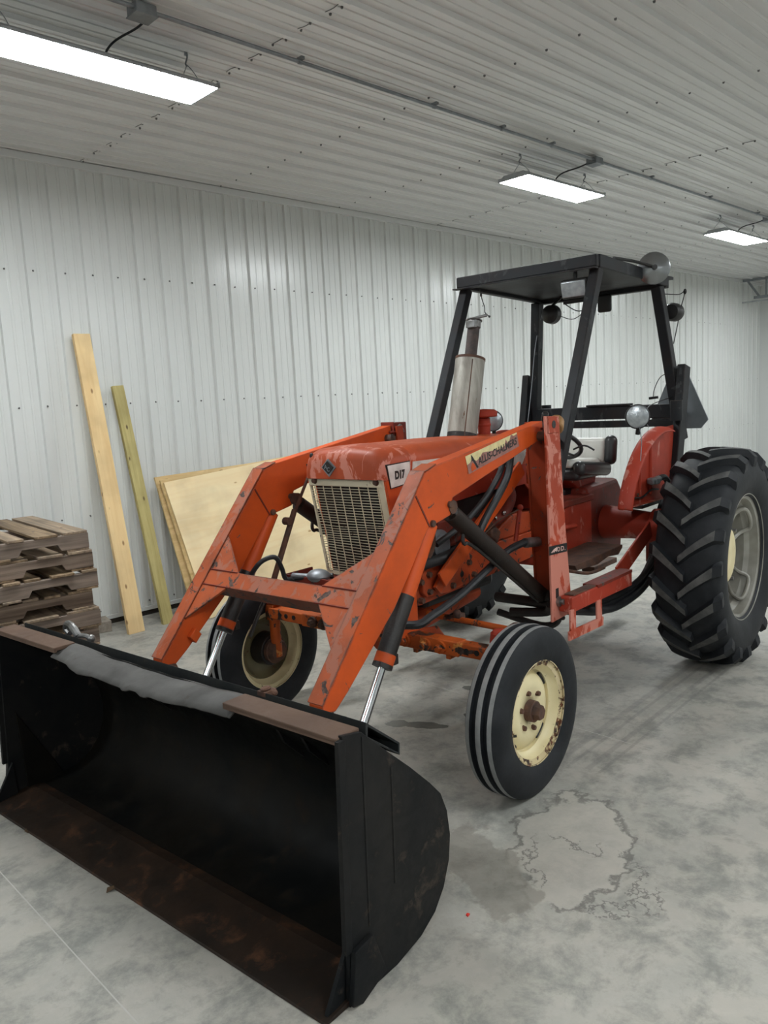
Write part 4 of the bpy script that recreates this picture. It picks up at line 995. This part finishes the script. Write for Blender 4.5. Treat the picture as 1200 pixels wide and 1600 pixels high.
for k, (dy, dz, r_) in enumerate(((.0, .0, .022), (.035, -.018, .022), (-.02, -.035, .020), (.02, .03, .018))):
    MB().tube([(-2.34, .56+dy, .86+dz), (-2.26, .60+dy, .76+dz), (-2.14, .62+dy, .64+dz), (-1.86, .63+dy, .53+dz*1.2), (-1.50, .61+dy, .495+dz*1.3), (-1.18, .60+dy, .55+dz), (-.98, .55+dy, .60+dz)], r_, 10).build('rear_hose', M['hose'], T)
MB().tube([(-1.24, .45, .73), (-1.36, .55, .695), (-1.62, .53, .675)], .010, 8).build('pedal_rod', M['rust'], T)
MB().bx(-2.9, -2.5, -.05, .05, .42, .46).build('drawbar', M['rust'], T, 0, .006)

# ---- fenders
for s in (1, -1):
    # centre of the arc; plate is upright, flange runs outward over the tire
    cx, cz, rr = -2.34, .80, .66
    arc = []
    for i in range(15):
        a = R(20)+R(80)*i/14
        arc.append((cx+rr*cos(a)*1.0, cz+rr*sin(a)*1.02))
    pts = [(-1.72, 1.015)]+arc+[(-2.62, 1.47), (-2.62, .98), (-2.36, 1.0)]
    fd = MB().prism(pts, s*.575, s*.583).build('fender', M['red'], T, 30)
    fl_ = MB()
    def ff(u, v):
        i = u*15; pp = [(-1.72, 1.015)]+arc
        k = min(int(i), 14); t = i-k; x, z = pp[k][0]+(pp[k+1][0]-pp[k][0])*t, pp[k][1]+(pp[k+1][1]-pp[k][1])*t
        dx, dz = x-cx, z-cz; l = math.hypot(dx, dz); wv = .078*v; cv = -.03*v**2.2
        return (x+dx/l*cv, s*(.579+wv), z+dz/l*cv)
    fl_.grid(ff, 30, 6).build('fender_flange', M['red'], fd, 50, solid=.005)
    for x in (-1.86, -2.02, -2.2):
        zt = cz+math.sqrt(max(.01, rr*rr-(x-cx)**2))-.05
        MB().tube([(x, s*.584, 1.05), (x, s*.588, (1.05+zt)/2), (x-.01, s*.584, zt)], .014, 8, 4).build('pressed_rib', M['red'], fd)
    for x, z in ((-1.84, 1.08), (-1.845, 1.12), (-1.84, 1.16), (-2.0, 1.07)): MB().cyl((x, s*.583, z), (x, s*.592, z), .010, n=8).build('fender_bolt', M['rust'], fd)
    MB().bar((-1.72, s*.595, 1.014), (-2.36, s*.595, 1.0), .03, .006).build('bottom_lip', M['tower'], fd, 0, .002)
    MB().bx(-2.42, -2.10, min(s*.42, s*.575), max(s*.42, s*.575), .965, .99).build('fender_mount', M['greasy'], fd, 0, .004)
    # round work lamp on the fender
    lc = Vector((-1.955, s*.605, 1.556)) if s > 0 else Vector((-2.02, -.47, 1.556))
    lp = MB()
    lp.xf(Matrix.Identity(4))
    lp.lathe([(.001, -.075), (.035, -.070), (.062, -.045), (.074, -.005), (.076, .008), (.070, .012)], (0, 0, 0), 'x', 32)
    A = Matrix.Translation(lc) @ Matrix.Rotation(R(38 if s > 0 else 25), 4, 'Z'); lp.xf(A)
    lamp = lp.build('fender_lamp', M['black'], T, 50)
    ln = MB().lathe([(.070, .009), (.05, .018), (.025, .022), (.001, .0235)], (0, 0, 0), 'x', 32).xf(A); ln.build('lens', M['glass_lamp'], lamp, 60)
    MB().cyl(lc+Vector((-.02, 0, -.06)), lc+Vector((-.025, -.01, -.11)), .014, n=10).build('lamp_stem', M['black'], lamp, 30)
MB().tube([(-1.95, .62, 1.49), (-1.88, .66, 1.42), (-1.80, .69, 1.36), (-1.79, .69, 1.30)], .0025, 6).build('lamp_wire', M['zinc'], T)
MB().bx(-2.19, -2.13, .59, .66, 1.12, 1.16).cyl((-2.10, .63, 1.14), (-2.22, .64, 1.15), .022).build('socket_plug', M['zinc'], T, 0, .01)
MB().tube([(-2.20, .64, 1.15), (-2.28, .65, 1.15), (-2.36, .65, 1.08), (-2.38, .64, .98), (-2.36, .60, .9)], .02, 10).build('rear_hose', M['hose'], T)
MB().tube([(-1.92, .592, 1.06), (-2.05, .595, 1.05), (-2.18, .60, 1.08), (-2.3, .60, 1.07)], .006, 6).build('wire_loom', M['hose'], T)

# ---- seat, steering wheel, dash
def rbox(c, d, r, name, mat_, parent, rot=None):
    return MB().box(c, d, rot).build(name, mat_, parent, 60, r, seg=5)
seat = rbox((-2.06, .055, 1.205), (.44, .42, .085), .035, 'seat', M['black_seat'], T)
rbox((-2.05, .05, 1.262), (.43, .34, .055), .022, 'cushion', M['white_seat'], seat, Matrix.Rotation(R(-3), 3, 'Y'))
rbox((-2.05, .262, 1.225), (.44, .09, .090), .038, 'side_bolster', M['black_seat'], seat, Matrix.Rotation(R(-6), 3, 'Y'))
rbox((-2.05, -.175, 1.232), (.42, .085, .080), .038, 'side_bolster', M['black_seat'], seat, Matrix.Rotation(R(-6), 3, 'Y'))
rbox((-2.31, .05, 1.325), (.07, .38, .17), .028, 'back_cushion', M['white_seat'], seat, Matrix.Rotation(R(-8), 3, 'Y'))
rbox((-2.32, .268, 1.325), (.08, .085, .20), .04, 'back_bolster', M['black_seat'], seat, Matrix.Rotation(R(-8), 3, 'Y'))
rbox((-2.31, -.195, 1.325), (.10, .095, .20), .04, 'back_bolster', M['black_seat'], seat, Matrix.Rotation(R(-8), 3, 'Y'))
MB().prism([(-1.90, 1.165), (-2.24, 1.165), (-2.30, 1.24), (-2.34, 1.24), (-2.26, 1.06), (-2.06, 1.055), (-2.02, 1.10)], -.13, .17).build('seat_bracket', M['red'], seat, 0, .006)
MB().cyl((-2.04, .24, 1.20), (-2.0, .29, 1.235), .02).build('seat_knob', M['black'], seat)
MB().bx(-2.14, -1.92, -.09, .13, 1.055, 1.095).build('seat_base', M['black'], seat, 0, .01)
wc = Vector((-1.72, .125, 1.415)); A = Matrix.Translation(wc) @ Matrix.Rotation(R(-32), 4, 'Y')
sw = MB(); pts = [A @ Vector((.205*cos(2*pi*i/32), .205*sin(2*pi*i/32), 0)) for i in range(33)]
sw.tube(pts, .014, 8, 1)
swo = sw.build('steering_wheel', M['black_seat'], T, 60)
k = MB()
for a in (0.5, 2.6, 4.7): k.cyl(A @ Vector((0, 0, -.02)), A @ Vector((.2*cos(a), .2*sin(a), 0)), .008, n=8)
k.cyl(A @ Vector((0, 0, .01)), A @ Vector((0, 0, -.05)), .035, n=16).build('spokes', M['black_seat'], swo)
MB().cyl(A @ Vector((0, 0, -.04)), Vector((-1.36, .06, 1.20)), .02, n=10).build('steering_column', M['greasy'], T)
MB().tube([A @ Vector((.03, .20, -.06)), A @ Vector((.06, .28, -.05)), A @ Vector((.02, .33, -.06))], .006, 6).build('throttle_lever', M['black'], T)
dash = MB().prism([(-1.30, 1.47), (-1.42, 1.42), (-1.44, 1.06), (-1.30, 1.06)], -.23, .23).build('dash', M['red'], T, 0, .01)
cn = MB().cyl((-1.05, .53, 1.535), (-1.12, .50, 1.575), .042, n=18).build('warning_lamp', M['gauge_tan'], T, 40, .01)
MB().tube([(-1.0, .50, 1.62), (-1.06, .46, 1.56), (-1.10, .45, 1.46), (-1.08, .45, 1.38)], .02, 8).bx(-1.14, -1.02, .42, .50, 1.50, 1.57).build('wire_bundle', M['greasy'], T, 30, .006)
MB().bar((-1.08, .45, 1.50), (-1.38, .40, 1.46), .02, .03).build('valve_bracket', M['rust'], T, 0, .004)
vl = MB().bx(-1.16, -1.02, .36, .47, 1.24, 1.42).build('loader_valve', M['engine'], T, 0, .008)
MB().cyl((-1.09, .45, 1.42), (-1.12, .44, 1.62), .008, n=8).build('valve_lever', M['black'], vl)

# ---- exhaust and air intake
mo = Vector((-.945, 0, 1.49)); mt = Vector((-1.062, 0, 1.935)); d = (mt-mo).normalized()
mf = MB().cyl(mo, mt, .084, n=32); mf.v = [Vector((v.x, v.y*1.0, v.z)) for v in mf.v]
mfo = mf.build('muffler', M['muffler'], T, 40, .004)
MB().cyl(mt-d*.004, mt+d*.010, .0855, n=32).build('muffler_rim', M['rust'], mfo, 40)
q1 = Vector((.062, .0575, 0)); MB().cyl(mo+q1-d*0.0, mt+q1, .0035, n=6).build('muffler_seam', M['rust'], mfo)
MB().cyl(mo-d*.02, mo+d*.035, .0850, n=32).build('burnt_collar', M['greasy'], mfo, 40)
MB().cyl(mt-d*.02, mt+d*.21, .034, n=20).build('tail_pipe', M['pipe'], mfo, 40)
MB().cyl(mt+d*.185, mt+d*.225, .0385, n=20).bx(mt.x+d.x*.205+.03, mt.x+d.x*.205+.055, -.02, .04, mt.z+d.z*.205-.02, mt.z+d.z*.205+.02).cyl(mt+d*.235+Vector((0, -.06, 0)), mt+d*.245+Vector((-.06, .045, .012)), .009, n=8).cyl(mt+d*.225, mt+d*.232, .045, n=20).build('rain_cap', M['steel'], mfo, 30, .003)
pc = MB().lathe([(.036, 1.49), (.036, 1.60), (.030, 1.605), (.030, 1.615)], (-1.135, .03, 0), 'z', 24).build('air_stack', M['red'], T, 40)
MB().lathe([(.03, 1.612), (.072, 1.608), (.078, 1.615), (.078, 1.638), (.062, 1.650), (.001, 1.655)], (-1.135, .03, 0), 'z', 28).build('stack_cap', M['red'], pc, 40)
MB().lathe([(.037, 1.555), (.040, 1.560), (.040, 1.568), (.037, 1.573)], (-1.135, .03, 0), 'z', 24).build('stack_clamp', M['red'], pc)

# ---- roll frame
PW = .062
FT, FB = Vector((-1.735, .458, 2.43)), Vector((-1.09, .458, 1.06))
RT_, RB = Vector((-2.675, .455, 2.40)), Vector((-2.80, .575, 1.36))
for s in (1, -1):
    m3 = lambda v: Vector((v.x, s*v.y, v.z))
    MB().bar(m3(FT), m3(FB), PW, PW, (1, 0, 0)).build('front_post', M['rops'], T, 0, .006)
    MB().bar(m3(RT_), m3(RB), .068, .075, (1, 0, 0)).build('rear_post', M['rops'], T, 0, .006)
    MB().bar((-2.775, s*.60, 1.865), (-2.60, s*.595, 1.05), .055, .11, (1, 0, 0)).build('lower_post', M['rops'], T, 0, .006)
    MB().lathe([(.040, 1.50), (.040, 1.635), (.034, 1.635), (.034, 1.50)], (-2.60 if s > 0 else -2.97, s*.61 if s > 0 else -.56, 0), 'z', 20).build('post_sleeve', M['rops'], T, 40)
    MB().bar((-2.62, s*.59, 1.16), (-2.46, s*.55, .80), .06, .12, (1, 0, 0)).build('post_foot', M['rops'], T, 0, .006)
bm = MB().bx(-2.83, -2.74, -.60, .60, 1.515, 1.610).build('rear_beam', M['rops'], T, 0, .005)
MB().bx(-2.82, -2.74, -.60, .60, 1.455, 1.503).build('beam_plate', M['rops'], bm, 0, .004)
MB().bx(-2.82, -2.72, -.10, .22, 1.610, 1.625).build('beam_cap', M['rops'], bm, 0, .004)
rf = MB().prism([(-1.69, 2.495), (-2.80, 2.462), (-2.80, 2.425), (-1.69, 2.455)], -.47, .47).build('roof', M['rops'], T, 0, .004)
MB().prism([(-1.665, 2.505), (-1.725, 2.505), (-1.725, 2.435), (-1.665, 2.435)], -.490, .490).build('roof_front_rail', M['rops'], rf, 0, .008)
MB().bx(-1.69, -1.64, -.505, .49, 2.425, 2.433).build('roof_front_lip', M['rops'], rf, 0, .002)
for s in (1, -1):
    MB().bar((-1.70, s*.475, 2.470), (-2.78, s*.475, 2.440), .045, .075).build('roof_side_rail', M['rops'], rf, 0, .006)
MB().bx(-2.80, -2.74, -.49, .49, 2.395, 2.465).build('roof_rear_rail', M['rops'], rf, 0, .006)
MB().bx(-2.86, -2.70, .40, .50, 2.455, 2.475).build('roof_corner_tab', M['rops'], rf, 0, .004)
# rectangular head lamp under the roof
hl = rbox((-1.715, .335, 2.335), (.06, .175, .110), .014, 'roof_lamp', M['black'], T, Matrix.Rotation(R(14), 3, 'Y'))
rbox((-1.683, .335, 2.328), (.012, .155, .092), .006, 'lens', M['glass_lamp'], hl, Matrix.Rotation(R(14), 3, 'Y'))
MB().cyl((-1.72, .33, 2.38), (-1.72, .33, 2.44), .012).build('lamp_stem', M['black'], hl)
# rear work lamp seen from behind, inner mirror, rear corner lamp
rw = MB().lathe([(.001, .045), (.045, .040), (.066, .020), (.070, -.03), (.060, -.035), (.001, -.04)], (-2.62, -.315, 2.300), 'x', 28).build('rear_work_lamp', M['black'], T, 40)
MB().bar((-2.64, -.22, 2.37), (-2.66, .10, 2.375), .02, .02).cyl((-2.64, -.315, 2.36), (-2.70, -.26, 2.43), .010).build('lamp_bracket', M['black'], rw, 0)
rbox((-2.66, .085, 2.335), (.04, .10, .125), .018, 'inner_mirror', M['black'], T)
MB().lathe([(.001, .05), (.05, .045), (.062, .025), (.062, -.05), (.055, -.055), (.001, -.055)], (-2.83, .505, 2.235), 'x', 24).build('rear_corner_lamp', M['black'], T, 40)
# round disc mirror on its arm
mcn = Vector((-2.36, .555, 2.478)); A = Matrix.Translation(mcn) @ Matrix.Rotation(R(28), 4, 'Z')
mr = MB().lathe([(.001, .030), (.02, .028), (.095, .004), (.101, .0), (.099, -.006), (.001, -.008)], (0, 0, 0), 'x', 40).xf(A).build('round_mirror', M['mirror'], T, 50)
MB().tube([A @ Vector((.03, 0, 0)), A @ Vector((.05, -.04, .015)), Vector((-2.18, .49, 2.515)), Vector((-1.95, .47, 2.512))], .010, 8).cyl(A @ Vector((.02, 0, 0)), A @ Vector((.055, 0, 0)), .016).build('mirror_arm', M['black'], mr)
# slow vehicle sign seen from behind
sg = MB(); cy_, cz_ = .500, 1.562
tri = [(-.040, .31), (.040, .31), (.205, -.075), (.155, -.135), (-.155, -.135), (-.205, -.075)]
sg.prism([(cy_+a, cz_+b) for a, b in tri], -2.965, -2.955, 'x').build('slow_vehicle_sign', M['sign_grey'], T, 0, .002)
MB().bar((-2.955, .52, 1.56), (-2.80, .52, 1.56), .03, .012).build('sign_bracket', M['rops'], T, 0)
# loose wires
MB().tube([(-1.75, -.36, 2.42), (-1.75, -.35, 2.36), (-1.77, -.345, 2.31), (-1.76, -.335, 2.27), (-1.77, -.31, 2.245)], .003, 6).sphere((-1.77, -.31, 2.243), .008).sphere((-1.75, -.355, 2.385), .007, (1, 1, 2)).build('loose_wire', M['black'], T)
MB().tube([(-2.62, -.20, 2.36), (-2.64, -.10, 2.30), (-2.66, .02, 2.34), (-2.66, .08, 2.37)], .004, 6).tube([(-2.62, -.24, 2.28), (-2.64, -.14, 2.25), (-2.66, -.02, 2.33)], .003, 6).sphere((-2.65, -.07, 2.30), .012, (1, 1, 2.2)).build('loose_wire', M['black'], T)
MB().tube([(-2.72, .47, 2.355), (-2.84, .54, 2.35), (-2.86, .575, 2.365), (-2.85, .55, 2.25), (-2.85, .53, 2.15), (-2.80, .52, 2.02)], .0035, 6).sphere((-2.86, .577, 2.367), .012, (1, 1, 1.6)).build('loose_wire', M['black'], T)
MB().tube([(-2.74, .545, 1.83), (-2.70, .47, 1.80), (-2.66, .44, 1.72), (-2.66, .43, 1.66)], .003, 6).tube([(-2.67, .46, 1.66), (-2.66, .40, 1.655)], .010, 6, 1).tube([(-2.74, .54, 1.66), (-2.55, .44, 1.60), (-2.45, .47, 1.50), (-2.40, .50, 1.47)], .003, 6).build('loose_wire', M['black'], T)
MB().tube([(-2.70, -.42, 2.36), (-2.66, -.47, 2.1), (-2.64, -.50, 1.8), (-2.60, -.52, 1.52)], .003, 6).build('loose_wire', M['zinc'], T)

# ------------------------------------------------------------------ litter on the floor
leafm = simple('dry_leaf', (.10, .06, .03), .8)
for (x, y, r_, a, lb) in ((1.092, 2.671, .028, .4, 'dry brown leaf on the concrete in front of the bucket edge'), (1.033, 3.343, .018, 1.4, 'small dry leaf bit on the floor by the far corner of the bucket')):
    mb = MB().grid(lambda u, v: ((u-.5)*2*r_, (v-.5)*r_*1.1*math.sin(pi*min(max(u, .02), .98)), .004+.006*math.sin(u*5+v*3)**2), 6, 4)
    o = mb.build('dry_leaf', leafm, None, 40, solid=.001); o.location = (x, y, .0005); o.rotation_euler = (0, 0, a); tag(o, lb, 'leaf')
mb = MB().prism([(0, 0), (.014, .003), (.011, .012), (.002, .010)], 0, .005, 'z')
o = mb.build('plastic_scrap', simple('red_plastic', (.65, .03, .02), .4), None, 0); o.location = (1.831, 1.593, 0); tag(o, 'tiny red plastic scrap on the bare floor right of the bucket', 'scrap')
